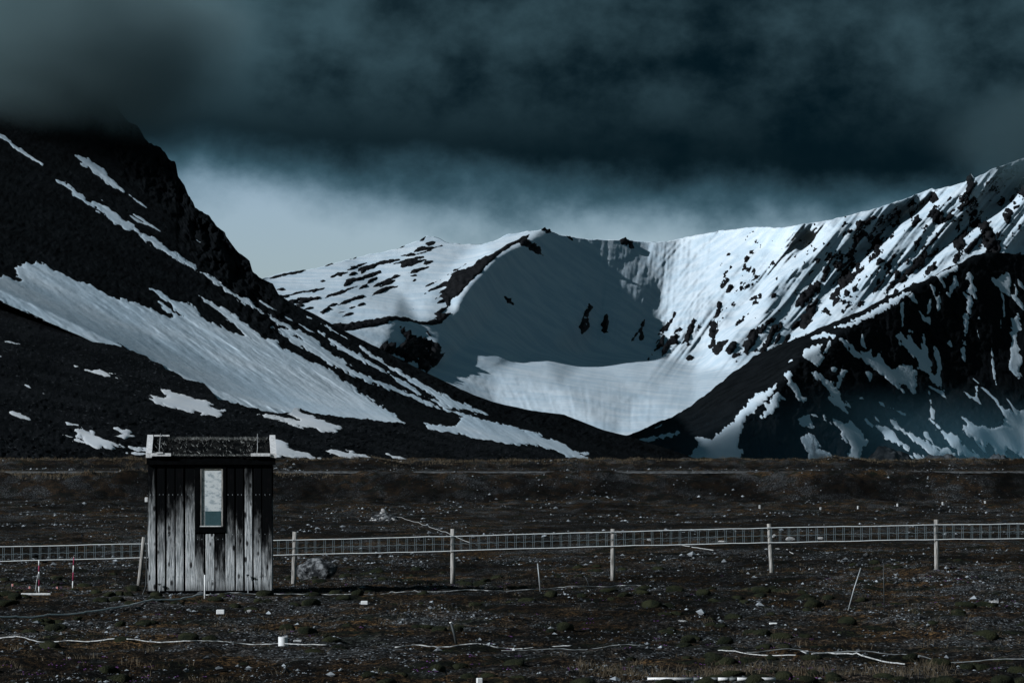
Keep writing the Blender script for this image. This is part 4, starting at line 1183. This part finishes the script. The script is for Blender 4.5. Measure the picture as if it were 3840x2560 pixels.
# window: clear pane in front of an added pale sheet painted as its reflection
m, t, b = mat_new('window_pane')
for nd in list(t.nodes):
    t.nodes.remove(nd)
out = t.nodes.new('ShaderNodeOutputMaterial')
tr = t.nodes.new('ShaderNodeBsdfTransparent')
tr.inputs[0].default_value = (0.93, 0.96, 0.97, 1)
gl = t.nodes.new('ShaderNodeBsdfGlossy')
gl.inputs['Roughness'].default_value = 0.04
mx = t.nodes.new('ShaderNodeMixShader')
mx.inputs[0].default_value = 0.07
t.links.new(tr.outputs[0], mx.inputs[1])
t.links.new(gl.outputs[0], mx.inputs[2])
t.links.new(mx.outputs[0], out.inputs[0])
M['pane'] = m
M['reflection_sheet'] = m_noise('painted_reflection', (0.46, 0.53, 0.58), (0.93, 0.96, 0.98), 9.0, 0.34, 0.56, bs=0.2, bd=0.004, sc3=(1.0, 1.0, 1.6), bscale=25, detail=10)  # blotches paint the reflected landscape into the colour


def P3(px, py, D):
    return Vector(((px - 1920) / FPX * D, D, EYE + (HOR - py) / FPX * D))


def part_box(name, parent, x0, x1, y0, y1, z0, z1, mat, bevel=0.0, label=None):
    bm = bmesh.new()
    box_bm(bm, x0, x1, y0, y1, z0, z1, bevel)
    o = link(name, bm_mesh(name, bm, mat), parent)
    if label:
        o['label'] = label
    return o


# ------------------------------------------------------------------ the hut
HD = 47.6                                   # distance of its front wall
S = FPX / HD                                # photo pixels per metre there
HX = ((555 + 1024) / 2 - 1920) / S          # middle of the front wall
HZ = 0.0
hut = thing('hut', 'small tarred wooden hut with one narrow window and a turf roof', 'hut', (HX, HD, HZ), None, (0, 0, R(5.9)))


def hx(cx):      # sheet of the hut at 2.24x: x -> metres from the middle
    return (450 + cx * 0.44643 - 1920) / S - HX


def hz(cy):
    return EYE + (HOR - (1580 + cy * 0.44643)) / S - HZ


W2 = (1024 - 555) / S / 2
DEP = 2.05
z_b, z_t = hz(1420), hz(372)
wall_z1 = hz(300)
# dark under-wall: front in four pieces round the window, plain sides and back
wx0, wx1, wz0, wz1 = hx(640), hx(884), hz(930), hz(372)
part_box('under_wall', hut, -W2 + .02, wx0 + .03, 0.03, 0.09, z_b - .02, wall_z1 - .01, M['tar'])
part_box('under_wall', hut, wx1 - .03, W2 - .02, 0.03, 0.09, z_b - .02, wall_z1 - .01, M['tar'])
part_box('under_wall', hut, wx0 + .03, wx1 - .03, 0.032, 0.088, z_b - .02, wz0 + .03, M['tar'])
part_box('under_wall', hut, wx0 + .03, wx1 - .03, 0.032, 0.088, wz1 - .03, wall_z1 - .012, M['tar'])
for s in (-1, 1):
    nb = 14
    for k in range(nb):
        y0 = 0.10 + k * (DEP - 0.12) / nb
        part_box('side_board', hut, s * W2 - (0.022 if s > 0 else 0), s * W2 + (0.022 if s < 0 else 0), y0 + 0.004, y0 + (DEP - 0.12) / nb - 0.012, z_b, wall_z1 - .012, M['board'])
    part_box('side_wall', hut, s * (W2 - .045) - .02, s * (W2 - .045) + .02, 0.092, DEP - 0.02, z_b - .02, wall_z1 - .015, M['tar'])
part_box('back_wall', hut, -W2 + .03, W2 - .03, DEP - 0.06, DEP, z_b, wall_z1 - .01, M['tar'])
part_box('floor', hut, -W2 + .07, W2 - .07, 0.095, DEP - 0.07, z_b - 0.02, z_b + 0.04, M['tar'])
edges_ = [(245, 301), (320, 381), (396, 461), (472, 536), (552, 630), (634, 707), (720, 793), (804, 880), (888, 962), (974, 1034), (1049, 1110), (1124, 1187), (1196, 1276)]
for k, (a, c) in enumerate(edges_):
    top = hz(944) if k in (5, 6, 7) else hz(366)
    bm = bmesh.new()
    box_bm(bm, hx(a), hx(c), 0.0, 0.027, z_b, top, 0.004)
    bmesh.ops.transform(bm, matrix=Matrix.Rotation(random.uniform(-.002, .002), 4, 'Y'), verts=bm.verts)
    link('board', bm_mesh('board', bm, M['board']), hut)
for k, (a, c) in enumerate(((304, 317), (384, 393), (464, 469), (539, 549), (1036, 1046), (1112, 1121), (1189, 1193), (964, 971), (882, 886))):
    part_box('batten', hut, hx(a), hx(c), 0.014, 0.029, z_b + .004, hz(368), M['tar'])
part_box('fascia_board', hut, hx(228), hx(1303), -0.05, -0.012, hz(366) + .005, hz(302), M['tar'], 0.004)
part_box('eave_soffit', hut, hx(236), hx(1296), -0.011, 0.10, hz(312), hz(303), M['tar'])
part_box('sill_beam', hut, hx(232), hx(1280), -0.02, 0.10, hz(1442), hz(1421), M['tar'], 0.006)
for cx_ in (300, 780, 1230):
    for y_ in (0.12, DEP - 0.2):
        part_box('foundation_block', hut, hx(cx_) - .09, hx(cx_) + .09, y_, y_ + .16, -0.30, hz(1442) + .02, M['tar'], 0.01)

# window
win = part_box('window', hut, hx(632), hx(890), -0.012, 0.03, hz(395), hz(366) - .002, M['tar'], 0.003)
for nm_, a in (('frame', (632, 672, 934, 396)), ('frame', (866, 890, 934, 396)), ('frame', (673, 865, 934, 884))):
    part_box(nm_, win, hx(a[0]), hx(a[1]), -0.012, 0.03, hz(a[2]), hz(a[3]), M['tar'], 0.003)
for a in ((674, 684, 880, 400), (851, 864, 880, 400)):
    part_box('sash', win, hx(a[0]), hx(a[1]), -0.006, 0.016, hz(a[2]), hz(a[3]), M['post'], 0.002)
part_box('sill', win, hx(672), hx(852), -0.016, 0.012, hz(883), hz(874), M['white'], 0.002)
bm = bmesh.new()
vv = [bm.verts.new(p) for p in ((hx(684), 0.010, hz(874)), (hx(852), 0.010, hz(874)), (hx(852), 0.010, hz(396)), (hx(684), 0.010, hz(396)))]
bm.faces.new(vv)
link('pane', bm_mesh('pane', bm, M['pane']), win)
part_box('reflection_sheet', win, hx(676), hx(862), 0.018, 0.022, hz(882), hz(392), M['reflection_sheet'])  # added sheet carrying the pane's painted reflection
part_box('card', win, hx(714), hx(846), 0.0125, 0.0165, hz(872), hz(752), M['card'], 0.0, 'grey-teal card leaning behind the window pane')

# turf roof: two slopes with a ridge along the hut
ry, rz0, rz1 = DEP / 2, hz(302) + 0.012, hz(302) + 0.315
nx_, ny_ = 90, 44
u, v = np.meshgrid(np.linspace(hx(268), hx(1264), nx_), np.linspace(-0.07, DEP + 0.07, ny_), indexing='ij')
zz = rz0 + (rz1 - rz0) * (1 - np.abs(v - ry) / (ry + 0.07)) + 0.045 * fbm(u * 9, v * 9, 4, 950, 0.6) - 0.005
edge_ = np.minimum(1, np.minimum(u - u.min(), u.max() - u) / 0.05)
zz = zz - (1 - edge_) * 0.03
i = np.arange(nx_ - 1)[:, None] * ny_ + np.arange(ny_ - 1)[None, :]
F = np.stack([i, i + ny_, i + ny_ + 1, i + 1], -1).reshape(-1, 4)
V = np.stack([u, v, zz], -1).reshape(-1, 3)
roof = link('roof', mesh_np('roof', V, F, M['turf']), hut)
# roof deck below the turf
bm = bmesh.new()
pr = [(-0.06, rz0 - .004), (ry, rz1 - .004), (DEP + .06, rz0 - .004), (DEP + .06, rz0 - .05), (ry, rz1 - .06), (-0.06, rz0 - .012)]
va = [bm.verts.new((hx(262), y, z)) for y, z in pr]
vb = [bm.verts.new((hx(1270), y, z)) for y, z in pr]
for k in range(6):
    bm.faces.new([va[k], va[(k + 1) % 6], vb[(k + 1) % 6], vb[k]])
bm.faces.new(va[::-1])
bm.faces.new(vb)
link('roof_deck', bm_mesh('roof_deck', bm, M['tar']), hut)
# gable infill
for xa, xb in ((-W2 + .004, -W2 + .03), (W2 - .03, W2 - .004)):
    bm = bmesh.new()
    pr = [(0.1, wall_z1 - .02), (DEP - .05, wall_z1 - .02), (DEP - .05, rz0 - .055), (ry, rz1 - .065), (0.1, rz0 + .005)]
    va = [bm.verts.new((xa, y, z)) for y, z in pr]
    vb = [bm.verts.new((xb, y, z)) for y, z in pr]
    for k in range(5):
        bm.faces.new([va[k], va[(k + 1) % 5], vb[(k + 1) % 5], vb[k]])
    bm.faces.new(va[::-1])
    bm.faces.new(vb)
    link('gable', bm_mesh('gable', bm, M['tar']), hut)
# verge boards, white and flaking
for xa, xb, tilt in ((222, 272, 0.0), (1264, 1312, 0.01)):
    for sgn in (0, 1):
        bm = bmesh.new()
        ya, yb = (-0.085, ry + .002) if sgn == 0 else (DEP + .08, ry + .004)
        za, zb_ = rz0 - .015, rz1 + .005
        th = 0.075
        pts8 = [(x, y, z + dz) for x in (hx(xa), hx(xb)) for (y, z) in ((ya, za), (yb, zb_)) for dz in (0, th)]
        vv = [bm.verts.new(p) for p in pts8]
        for q in ((0, 1, 3, 2), (4, 6, 7, 5), (0, 4, 5, 1), (2, 3, 7, 6), (0, 2, 6, 4), (1, 5, 7, 3)):
            bm.faces.new([vv[k] for k in q])
        bmesh.ops.recalc_face_normals(bm, faces=bm.faces)
        link('verge_board', bm_mesh('verge_board', bm, M['white']), hut)
for a, zc in ((272, 0), (1098, 1)):
    part_box('turf_stop', hut, hx(a), hx(a + 160), -0.115, -0.088, hz(292), hz(266), M['white'], 0.003, 'short white board at the eave corner holding the turf')
part_box('ridge_trim', hut, hx(280), hx(412), ry - .05, ry + .02, rz1 + .050, rz1 + .078, M['white'], 0.003, 'white strip at the left end of the roof ridge')
part_box('strap_clip', hut, hx(312), hx(366), -0.128, -0.116, hz(270), hz(258), M['white'], 0.002)
for cx_, dx in ((333, 0), (1160, 12)):
    link('turf_strap', tube_mesh('turf_strap', [(hx(cx_ - dx), -0.105, hz(268)), (hx(cx_ - dx * .4), 0.2, rz0 + 0.15), (hx(cx_), ry, rz1 + .10)], 0.006, M['rope'], 5), hut)
# grass and pale tufts along eave and ridge
r_ = np.random.default_rng(77)


def roof_blades(n, x0, x1, yfun, h, w):
    x = r_.uniform(x0, x1, n)
    y = yfun(n)
    z = rz0 + (rz1 - rz0) * (1 - np.abs(y - ry) / (ry + 0.07)) + 0.015
    c = np.stack([x, y, z], -1)
    hh = h * r_.uniform(0.4, 1.2, n)
    ln = r_.normal(0, 0.8, (n, 2)) * hh[:, None]
    tip = c + np.stack([ln[:, 0], -np.abs(ln[:, 1]) * .5, hh], -1)
    ww = np.stack([np.full(n, w), np.zeros(n), np.full(n, w * .4)], -1)
    return np.stack([c - ww, c + ww, tip], 1).reshape(-1, 3)


BV = np.concatenate([roof_blades(700, hx(300), hx(1240), lambda n: r_.uniform(-0.08, -0.03, n), 0.030, 0.006),
                     roof_blades(1500, hx(400), hx(1240), lambda n: ry + r_.normal(0, .05, n), 0.04, 0.006),
                     roof_blades(260, hx(290), hx(1250), lambda n: r_.uniform(0, ry, n), 0.045, 0.007)])
link('roof_grass', mesh_np('roof_grass', BV, np.arange(len(BV)).reshape(-1, 3), M['turf_grass'], False), roof)['kind'] = 'stuff'
# small fittings
part_box('junction_box', hut, -W2 - .05, -W2 - .002, 0.25, 0.33, hz(676), hz(636), M['white_clean'], 0.004, 'small white box on the left side wall')
link('cable', tube_mesh('cable', [(-W2 - .03, .2, hz(960)), (-W2 - .018, .12, hz(1080)), (-W2 - .02, .08, hz(1250)), (-W2 - .03, .05, hz(1380)), (-W2 - .08, -.02, hz(1450)), (-W2 - .12, .0, hz(1475))], 0.009, M['dark_metal'], 6), hut, None)['label'] = 'black cable running down the left corner'
for cx_, z1 in ((334, 1362), (1072, 1288)):
    link('anchor_strap', tube_mesh('anchor_strap', [(hx(cx_), -0.03, hz(z1)), (hx(cx_ + 2), -0.05, hz(1420)), (hx(cx_ - 2), -0.30, hz(1512))], 0.007, M['rod'], 5), hut)
    part_box('anchor_ring', hut, hx(cx_ - 12), hx(cx_ + 12), -0.062, -0.03, hz(z1 + 8), hz(z1 - 6), M['dark_metal'], 0.004)
for k, (a, c) in enumerate(edges_):          # nail heads
    for row in ((1300, 945, 612) if k not in (5, 6, 7) else (1330, 985)):
        for q in (0.25, 0.75):
            x = hx(a + (c - a) * q)
            part_box('nail', hut, x - .005, x + .005, -0.003, 0.001, hz(row + 6 * random.random()) - .005, hz(row) + .005, M['rod'])

# ------------------------------------------------------------------ cable-ladder fence
FD = 57.0
fence = thing('cable_ladder_fence', 'low fence of pale wooden posts carrying a galvanised wire cable ladder', 'fence', (0, FD, -0.1))
rt = curve([(-200, 2054), (0, 2049), (530, 2037), (1102, 2024), (1698, 2009), (2300, 1994), (2890, 1978), (3513, 1967), (3840, 1963), (4060, 1960)])
rb = curve([(-200, 2108), (0, 2103), (530, 2090), (1102, 2079), (1698, 2064), (2300, 2046), (2890, 2033), (3513, 2021), (3840, 2018), (4060, 2016)])


def fl(px, py, dy=0.0):
    p = P3(px, py, FD)
    return (p.x, dy, p.z + 0.1)


for f_ in (rt, rb):
    pts_ = []
    for x in np.arange(-200, 4061, 60):
        pts_.append(fl(x, f_(x) + random.uniform(-1.0, 1.0), -0.062))
    link('rail', tube_mesh('rail', pts_, 0.0095, M['galv'], 6), fence)
pts_ = [fl(x, 0.47 * rt(x) + 0.53 * rb(x) + 1.6 * math.sin(x * 0.18), -0.06) for x in np.arange(-200, 4061, 12)]
link('middle_wire', tube_mesh('middle_wire', pts_, 0.0055, M['galv_dull'], 5), fence)
h_r = (rb(1000) - rt(1000)) / FPX * FD
bm = bmesh.new()
for s in (-1, 1):
    box_bm(bm, s * .0165 - .004, s * .0165 + .004, -.004, .004, 0, 1)
rung_me = bm_mesh('rung', bm, M['galv_dull'])
x = -190.0
while x < 4050:
    a = fl(x, rb(x), -0.06)
    c = fl(x, rt(x), -0.06)
    link('rung', rung_me, fence, a, (0, random.uniform(-.02, .02), 0), (1, 1, c[2] - a[2]))
    x += 34.4 + random.uniform(-1.2, 1.2)
for (xt, yt, xb_, yb_, w) in ((1106, 1993, 1100, 2196, 18), (1698, 1982, 1698, 2176, 18), (2298, 1982, 2298, 2164, 17), (2884, 1963, 2896, 2152, 17), (3511, 1947, 3514, 2142, 18), (4110, 1930, 4112, 2130, 18), (-70, 2030, -74, 2210, 18)):
    a = fl(xb_, yb_ + 22)
    c = fl(xt, yt)
    rr = w / 2 / FPX * FD
    pts_ = [tuple(np.array(a) * (1 - q) + np.array(c) * q) for q in (0, .25, .5, .75, 1)]
    link('post', tube_mesh('post', pts_, [rr * 1.05, rr * 1.02, rr, rr * .99, rr * .97], M['post'], 14), fence)
    link('wire_tie', tube_mesh('wire_tie', [fl(xt - w * .62, rt(xt) - 1, -0.03), fl(xt - w * .3, rt(xt) - 1, -0.066), fl(xt + w * .3, rt(xt), -0.066), fl(xt + w * .62, rt(xt), -0.03)], 0.006, M['galv_dull'], 5), fence)

# leaning post beside the hut
a, c = ground_at(520, 2202), P3(540, 2013, 50.4)
a = P3(519, 2210, 50.4)
lp = tube_mesh('leaning_post', [tuple(a * (1 - q) + c * q - a) for q in (0, .3, .6, 1)], [.038, .037, .036, .035], M['post'], 14)
tag(link('leaning_post', lp, None, a), 'pale wooden post leaning against the left side of the hut', 'post')


# ------------------------------------------------------------------ stakes and rods
def stick(name, px0, py0, px1, py1, rad, mat, label, cat, D=None, n=8, taper=0.9):
    """from the ground (px0, py0) up to (px1, py1)"""
    a = ground_at(px0, py0)
    if D:
        a = P3(px0, py0, D)
    c = P3(px1, py1, a.y)
    o = link(name, tube_mesh(name, [(0, 0, -0.06), tuple((c - a) * 0.5), tuple(c - a)], [rad, rad, rad * taper], mat, n), None, a)
    return tag(o, label, cat)


def banded(px0, py0, px1, py1, rad, bands, label):
    a = ground_at(px0, py0)
    c = P3(px1, py1, a.y) - a
    o = thing('marker_stake', label, 'stake', a)
    for k, (q0, q1, mt) in enumerate(bands):
        p0, p1 = c * q0, c * q1
        if k == 0:
            p0 = Vector((0, 0, -.06))
        link('band', tube_mesh('band', [tuple(p0), tuple((p0 + p1) / 2), tuple(p1)], rad, M[mt], 8), o)
    return o


st1 = banded(146, 2232, 146, 2100, 0.011, ((0, .22, 'white_clean'), (.22, .42, 'red'), (.42, .66, 'white_clean'), (.66, .84, 'red'), (.84, 1, 'white_clean')), 'red and white stake with a cord tied to it, standing on a white bar')
link('cord', tube_mesh('cord', [(-0.01, -.01, 0.33), (-0.035, -.02, 0.2), (-.05, -.02, .08), (-.03, -.03, 0.01)], 0.006, M['rope'], 5), st1)
banded(272, 2212, 277, 2086, 0.010, ((0, .22, 'white_clean'), (.22, .5, 'red'), (.5, .72, 'white_clean'), (.72, .98, 'red'), (.98, 1, 'white_clean')), 'red and white stake nearer to the hut, without a cord')
a = ground_at(137, 2234)
bm = bmesh.new()
box_bm(bm, -.24, .24, -.03, .03, -.01, .022, .004)
tag(link('ground_bar', bm_mesh('ground_bar', bm, M['white']), None, a + Vector((0, -.06, .02)), (0, 0, .05)), 'white bar lying on the ground under the corded stake', 'bar')
for px, py, lb in ((43, 2214, 'left'), (107, 2214, 'middle'), (210, 2217, 'right')):
    a = ground_at(px, py)
    o = thing('survey_flag', 'tiny pink survey flag, the %s one of three near the red and white stakes' % {'left': 'leftmost', 'middle': 'middle', 'right': 'rightmost'}[lb], 'flag', a, 'pink survey flags')
    link('wire', tube_mesh('wire', [(0, 0, -.03), (0, 0, .04), (0, 0, .09)], .003, M['rod'], 5), o)
    part_box('cloth', o, .001, .03, -.002, .002, .05, .09, M['pink'])
stick('white_stake', 768, 2250, 768, 2154, 0.013, M['white_clean'], 'plain white stake right in front of the hut', 'stake')
stick('thin_stake', 2027, 2216, 2016, 2111, 0.011, M['rod'], 'grey thin stake standing at the end of the white cord', 'stake')
stick('short_stake', 2212, 2203, 2196, 2162, 0.008, M['dark_metal'], 'short dark stake leaning left of centre behind the cord', 'stake')
stick('leaning_rod', 3177, 2290, 3228, 2128, 0.009, M['rod'], 'long grey metal rod stuck in the ground leaning right', 'rod')
stick('upright_rod', 3316, 2284, 3313, 2110, 0.007, M['dark_metal'], 'thin dark upright rod beside the leaning grey rod', 'rod')
a = ground_at(1715, 2422)
c = P3(1691, 2333, a.y) - a
o = thing('dark_peg', 'dark leaning peg with a white cap at lower centre', 'peg', a)
link('shaft', tube_mesh('shaft', [(0, 0, -.05), tuple(c * .5), tuple(c)], 0.015, M['dark_metal'], 10), o)
link('cap', tube_mesh('cap', [tuple(c * .985), tuple(c * 1.01), tuple(c * 1.035)], 0.017, M['white_clean'], 10), o)


# ------------------------------------------------------------------ cords, cables and poles on the ground
def cord(name, pix, rad, mat, label, cat, lift=0.03):
    pts_ = []
    pix = np.array(pix, float)
    for (x0, y0), (x1, y1) in zip(pix[:-1], pix[1:]):
        m_ = max(3, int(math.hypot(x1 - x0, y1 - y0) / 14))
        for k in range(m_):
            q = k / m_
            p = ground_at(x0 + (x1 - x0) * q, y0 + (y1 - y0) * q + random.uniform(-.8, .8), lift)
            pts_.append(p)
    pts_.append(ground_at(pix[-1][0], pix[-1][1], lift))
    z = np.array([p.z for p in pts_])
    k = min(7, len(z))
    zs = np.convolve(np.pad(z, k // 2, mode='edge'), np.ones(k) / k, 'valid')[:len(z)]
    base = Vector(pts_[0])
    V_ = [(p.x - base.x, p.y - base.y, max(zs[n_], p.z - 0.012) - base.z) for n_, p in enumerate(pts_)]
    return tag(link(name, tube_mesh(name, V_, rad, mat, 5), None, base), label, cat)


cord('boundary_cord', [(-60, 2342), (0, 2335), (207, 2310), (381, 2291), (571, 2269), (765, 2246)], 0.013, M['white_clean'], 'pale cord running from the left edge to the white stake', 'cord', 0.045)
cord('boundary_cord', [(771, 2246), (1004, 2239), (1280, 2231), (1628, 2226), (1960, 2217), (2031, 2214), (2189, 2207), (2396, 2198), (2494, 2194)], 0.008, M['rope'], 'pale cord running from the white stake past the hut to the right', 'cord', 0.045)
cord('white_cable', [(-60, 2394), (0, 2398), (125, 2406), (288, 2408), (435, 2416), (577, 2421), (707, 2427), (925, 2422), (1061, 2424), (1224, 2432)], 0.0065, M['rope'], 'white cable lying in front of the hut beside the white can', 'cable')
cord('white_cable', [(1481, 2434), (1552, 2430), (1640, 2432), (1748, 2430), (1917, 2427), (2025, 2428), (2145, 2430)], 0.007, M['rope'], 'broken pale cable lying across the lower centre by the dark peg', 'cable', 0.03)
cord('white_cable', [(2693, 2446), (2789, 2457), (2870, 2463), (2984, 2476)], 0.006, M['rope'], 'short pale cable left of the white ring', 'cable')
cord('white_cable', [(3044, 2479), (3104, 2476), (3213, 2481), (3295, 2486), (3393, 2502)], 0.008, M['rope'], 'pale cable curving on the ground at lower right', 'cable')
cord('grey_cable', [(2800, 2457), (2886, 2456), (3104, 2455), (3213, 2465), (3400, 2467), (3840, 2482), (3900, 2484)], 0.006, M['cable'], 'thin grey cable running to the right edge', 'cable')
cord('grey_cable', [(1880, 2445), (2000, 2445), (2240, 2450), (2420, 2452)], 0.005, M['cable'], 'thin grey cable crossing the lower centre', 'cable')
cord('guy_line', [(1452, 1931), (1520, 1951), (1600, 1975), (1686, 2009), (1762, 2036)], 0.010, M['rope'], 'pale line leading from the stone cairn to the fence', 'line', 0.05)
cord('guy_line', [(2543, 2046), (2600, 2058), (2675, 2071)], 0.012, M['rope'], 'pale line on the ground behind the fence right of the middle', 'line', 0.03)
cord('guy_line', [(2908, 2062), (2940, 2066), (2975, 2073)], 0.010, M['rope'], 'short pale line just right of the fourth fence post from the hut', 'line', 0.03)
a, c = ground_at(2428, 2557), ground_at(2908, 2557)
pole = thing('banded_pole', 'white and grey banded pole lying along the bottom edge', 'pole', (a.x, a.y, max(a.z, c.z) + .015))
L_ = c.x - a.x
q = 0
wid = [.36, .05, .09, .05, .09, .06, .09, .05, .16]
for k, w in enumerate(wid):
    link('band', tube_mesh('band', [(q * L_, 0, 0), ((q + w / 2) * L_, 0, 0), ((q + w) * L_, 0, 0)], 0.016, M['cable' if k % 2 else 'white'], 10), pole)
    q += w


# ------------------------------------------------------------------ cans, boxes and markers
def ground_box(px0, px1, py0, py1, depth, label, mat='white_clean', bev=.006, rz=0.0, name='white_box'):
    a = ground_at((px0 + px1) / 2, py1)
    s = FPX / a.y
    w, h = (px1 - px0) / s, (py1 - py0) / s
    bm = bmesh.new()
    box_bm(bm, -w / 2, w / 2, 0, depth, -0.02, h, bev)
    return tag(link(name, bm_mesh(name, bm, M[mat]), None, (a.x, a.y, EYE - (py1 - HOR) / s), (0, 0, rz)), label, 'box')


def ring_can(name, px0, px1, py0, py1, label, wall=.008):
    a = ground_at((px0 + px1) / 2, py1)
    s = FPX / a.y
    r0 = (px1 - px0) / s / 2
    h = (py1 - py0) / s
    n_ = 24
    th = np.linspace(0, 2 * np.pi, n_, endpoint=False)
    prof = [(r0, -.02), (r0, h), (r0 - wall, h), (r0 - wall, 0.01)]
    V_ = np.array([(r * math.cos(q), r * math.sin(q) + r0, z) for (r, z) in prof for q in th])
    F_ = []
    for k in range(3):
        for j in range(n_):
            j2 = (j + 1) % n_
            F_.append((k * n_ + j, k * n_ + j2, (k + 1) * n_ + j2, (k + 1) * n_ + j))
    o = link(name, mesh_np(name, V_, np.array(F_), M['white_clean'], False), None, (a.x, a.y, EYE - (py1 - HOR) / s))
    return tag(o, label, 'can')


ring_can('white_can', 1042, 1077, 2387, 2424, 'white open can standing beside the white cable')
ring_can('white_ring', 2998, 3035, 2440, 2453, 'low white plastic ring on the ground at lower right')
ground_box(1100, 1132, 2398, 2407, .06, 'flat grey-white slab right of the white can', 'rope')
ground_box(811, 841, 2285, 2297, .08, 'small white block on the ground below the hut')
ground_box(1353, 1379, 2252, 2265, .08, 'small white block right of the hut below the cord')
ground_box(2985, 3009, 2172, 2182, .10, 'small white box in the ground below the fence right of middle')
ground_box(2886, 2915, 2334, 2344, .09, 'small white box alone on the right foreground ground')
ground_box(1789, 1811, 2541, 2566, .05, 'white box tipped at the bottom edge of the ground', rz=.2)
# white three-sided marker
a = ground_at(1926, 2428)
s = FPX / a.y
bm = bmesh.new()
vv = [bm.verts.new(p) for p in ((-.036, -.03, -.01), (.036, -.03, -.01), (.0, .04, -.01), (-.004, 0, .05))]
for q in ((0, 1, 3), (1, 2, 3), (2, 0, 3), (2, 1, 0)):
    bm.faces.new([vv[k] for k in q])
tag(link('pyramid_marker', bm_mesh('pyramid_marker', bm, M['white_clean']), None, a), 'small white pyramid marker on the lower centre cable', 'marker')
# far pegs
ring = ('leftmost', 'second from left', 'third from left', 'fourth from left', 'fifth from left', 'rightmost')
for k, (px, py) in enumerate(((2849, 1914), (3078, 1906), (3218, 1908), (3366, 1910), (3535, 1893), (3694, 1903))):
    a = ground_at(px, py)
    bm = bmesh.new()
    box_bm(bm, -.06, .06, -.06, .06, -.05, .21, .02)
    tag(link('marker_peg', bm_mesh('marker_peg', bm, M['rope']), None, a, (0, random.uniform(-.08, .08), .3 * k)), 'pale marker peg far behind the fence, %s of the six' % ring[k], 'peg', 'marker pegs behind the fence')


# ------------------------------------------------------------------ boulders and the cairn
def rock_mesh(name, seed, mat, subdiv=3, rough=.10, squash=.7):
    (v, f), = blob_library(1, subdiv, squash, 0.0, seed)
    n_ = v / (np.linalg.norm(v, axis=1)[:, None] + 1e-9)
    for oc, am in ((1.6, rough), (3.7, rough * .5), (8.0, rough * .25)):
        d = vnoise(n_[:, 0] * oc + seed, n_[:, 1] * oc + n_[:, 2] * oc * 1.3, seed) + vnoise(n_[:, 2] * oc, n_[:, 0] * oc - n_[:, 1] * oc, seed + 3)
        v = v + n_ * (d * am)[:, None]
    return mesh_np(name, v, f, mat, False)


def boulder(px, py, wpx, hpx, seed, label, mat='stone_pale', name='rock', sub=2, D=None):
    a = ground_at(px, py)
    if D:
        a = P3(px, py, D)
    s = FPX / a.y
    me = rock_mesh(name, seed, M[mat], sub)
    co = np.array([v.co[:] for v in me.vertices])
    w = co[:, 0].max() - co[:, 0].min()
    h = co[:, 2].max() - co[:, 2].min()
    kx, kz = wpx / s / w, hpx / s / h * 1.25
    o = link(name, me, None, (a.x, a.y + wpx / s * .3, a.z + hpx / s * .36), None, (kx, kx * .9, kz))
    return tag(o, label, 'rock')


boulder(1188, 2172, 160, 82, 21, 'big grey lichen-spotted boulder behind the first fence post right of the hut', 'stone_grey', 'boulder', 4)
boulder(269, 1852, 42, 26, 22, 'dark grey boulder at the foot of the far bank left of the hut', 'stone_grey', 'boulder', 3)
boulder(1077, 1853, 32, 14, 23, 'grey boulder below the far bank just right of the hut', 'stone_grey', 'boulder', 3)
boulder(2964, 2029, 36, 17, 24, 'pale rock seen through the ladder right of the fourth post')
boulder(2709, 2030, 34, 9, 25, 'flat pale rock seen through the ladder left of the fourth post')
boulder(3077, 2031, 26, 10, 26, 'flat rock seen through the ladder between the fourth and fifth posts')
boulder(2434, 2031, 24, 10, 27, 'pale rock seen through the ladder right of the third post')
boulder(3728, 2276, 38, 14, 28, 'pale rounded rock at the right edge of the foreground')
boulder(3632, 2276, 36, 12, 29, 'flat pale rock left of the rounded one near the right edge')
boulder(2564, 2343, 40, 14, 30, 'low pale rock in the right foreground, left of its taller neighbour')
boulder(2624, 2330, 32, 15, 31, 'pale upright rock in the right foreground beside the low one')
boulder(3250, 1862, 22, 14, 32, 'grey boulder on the far bank at right', 'stone_grey')
boulder(3634, 1848, 24, 10, 33, 'flat grey boulder on the far bank near the right edge', 'stone_grey')
boulder(2233, 1755, 52, 13, 34, 'whitish slab on top of the far bank at centre')
boulder(2905, 1832, 20, 12, 35, 'white angular stone halfway up the far bank')
boulder(934, 2294, 20, 9, 36, 'white quartz stone below the right corner of the hut')

ca = ground_at(1440, 1950)
cairn = thing('cairn', 'heap of piled stones behind the fence', 'cairn', ca)
s = FPX / ca.y
stone_me = [rock_mesh('stone', 60 + k, M['stone_pale' if k % 3 else 'stone_grey'], 2, .12, .75) for k in range(6)]
cw = 62 / s
k = 0
for layer, (zl, rl, nn) in enumerate(((0.05, 1.0, 26), (0.20, .72, 18), (0.36, .45, 10), (.52, .22, 4), (.63, .05, 1))):
    for j in range(nn):
        th = j / nn * 6.283 + layer * .4 + random.uniform(-.15, .15)
        rr = cw * rl * random.uniform(.75, 1.05)
        sz_ = random.uniform(.075, .13) if layer < 4 else .17
        link('stone', stone_me[k % 6], cairn, (rr * math.cos(th), rr * .8 * math.sin(th), zl * .78 + random.uniform(-.03, .03)), (random.uniform(-.5, .5), random.uniform(-.5, .5), random.uniform(0, 6)), (sz_ * random.uniform(1, 1.5), sz_, sz_))
        k += 1
core = rock_mesh('stone', 91, M['stone_grey'], 3, .1, .5)
link('stone', core, cairn, (0, 0, .12), None, (cw * .85, cw * .65, .62))
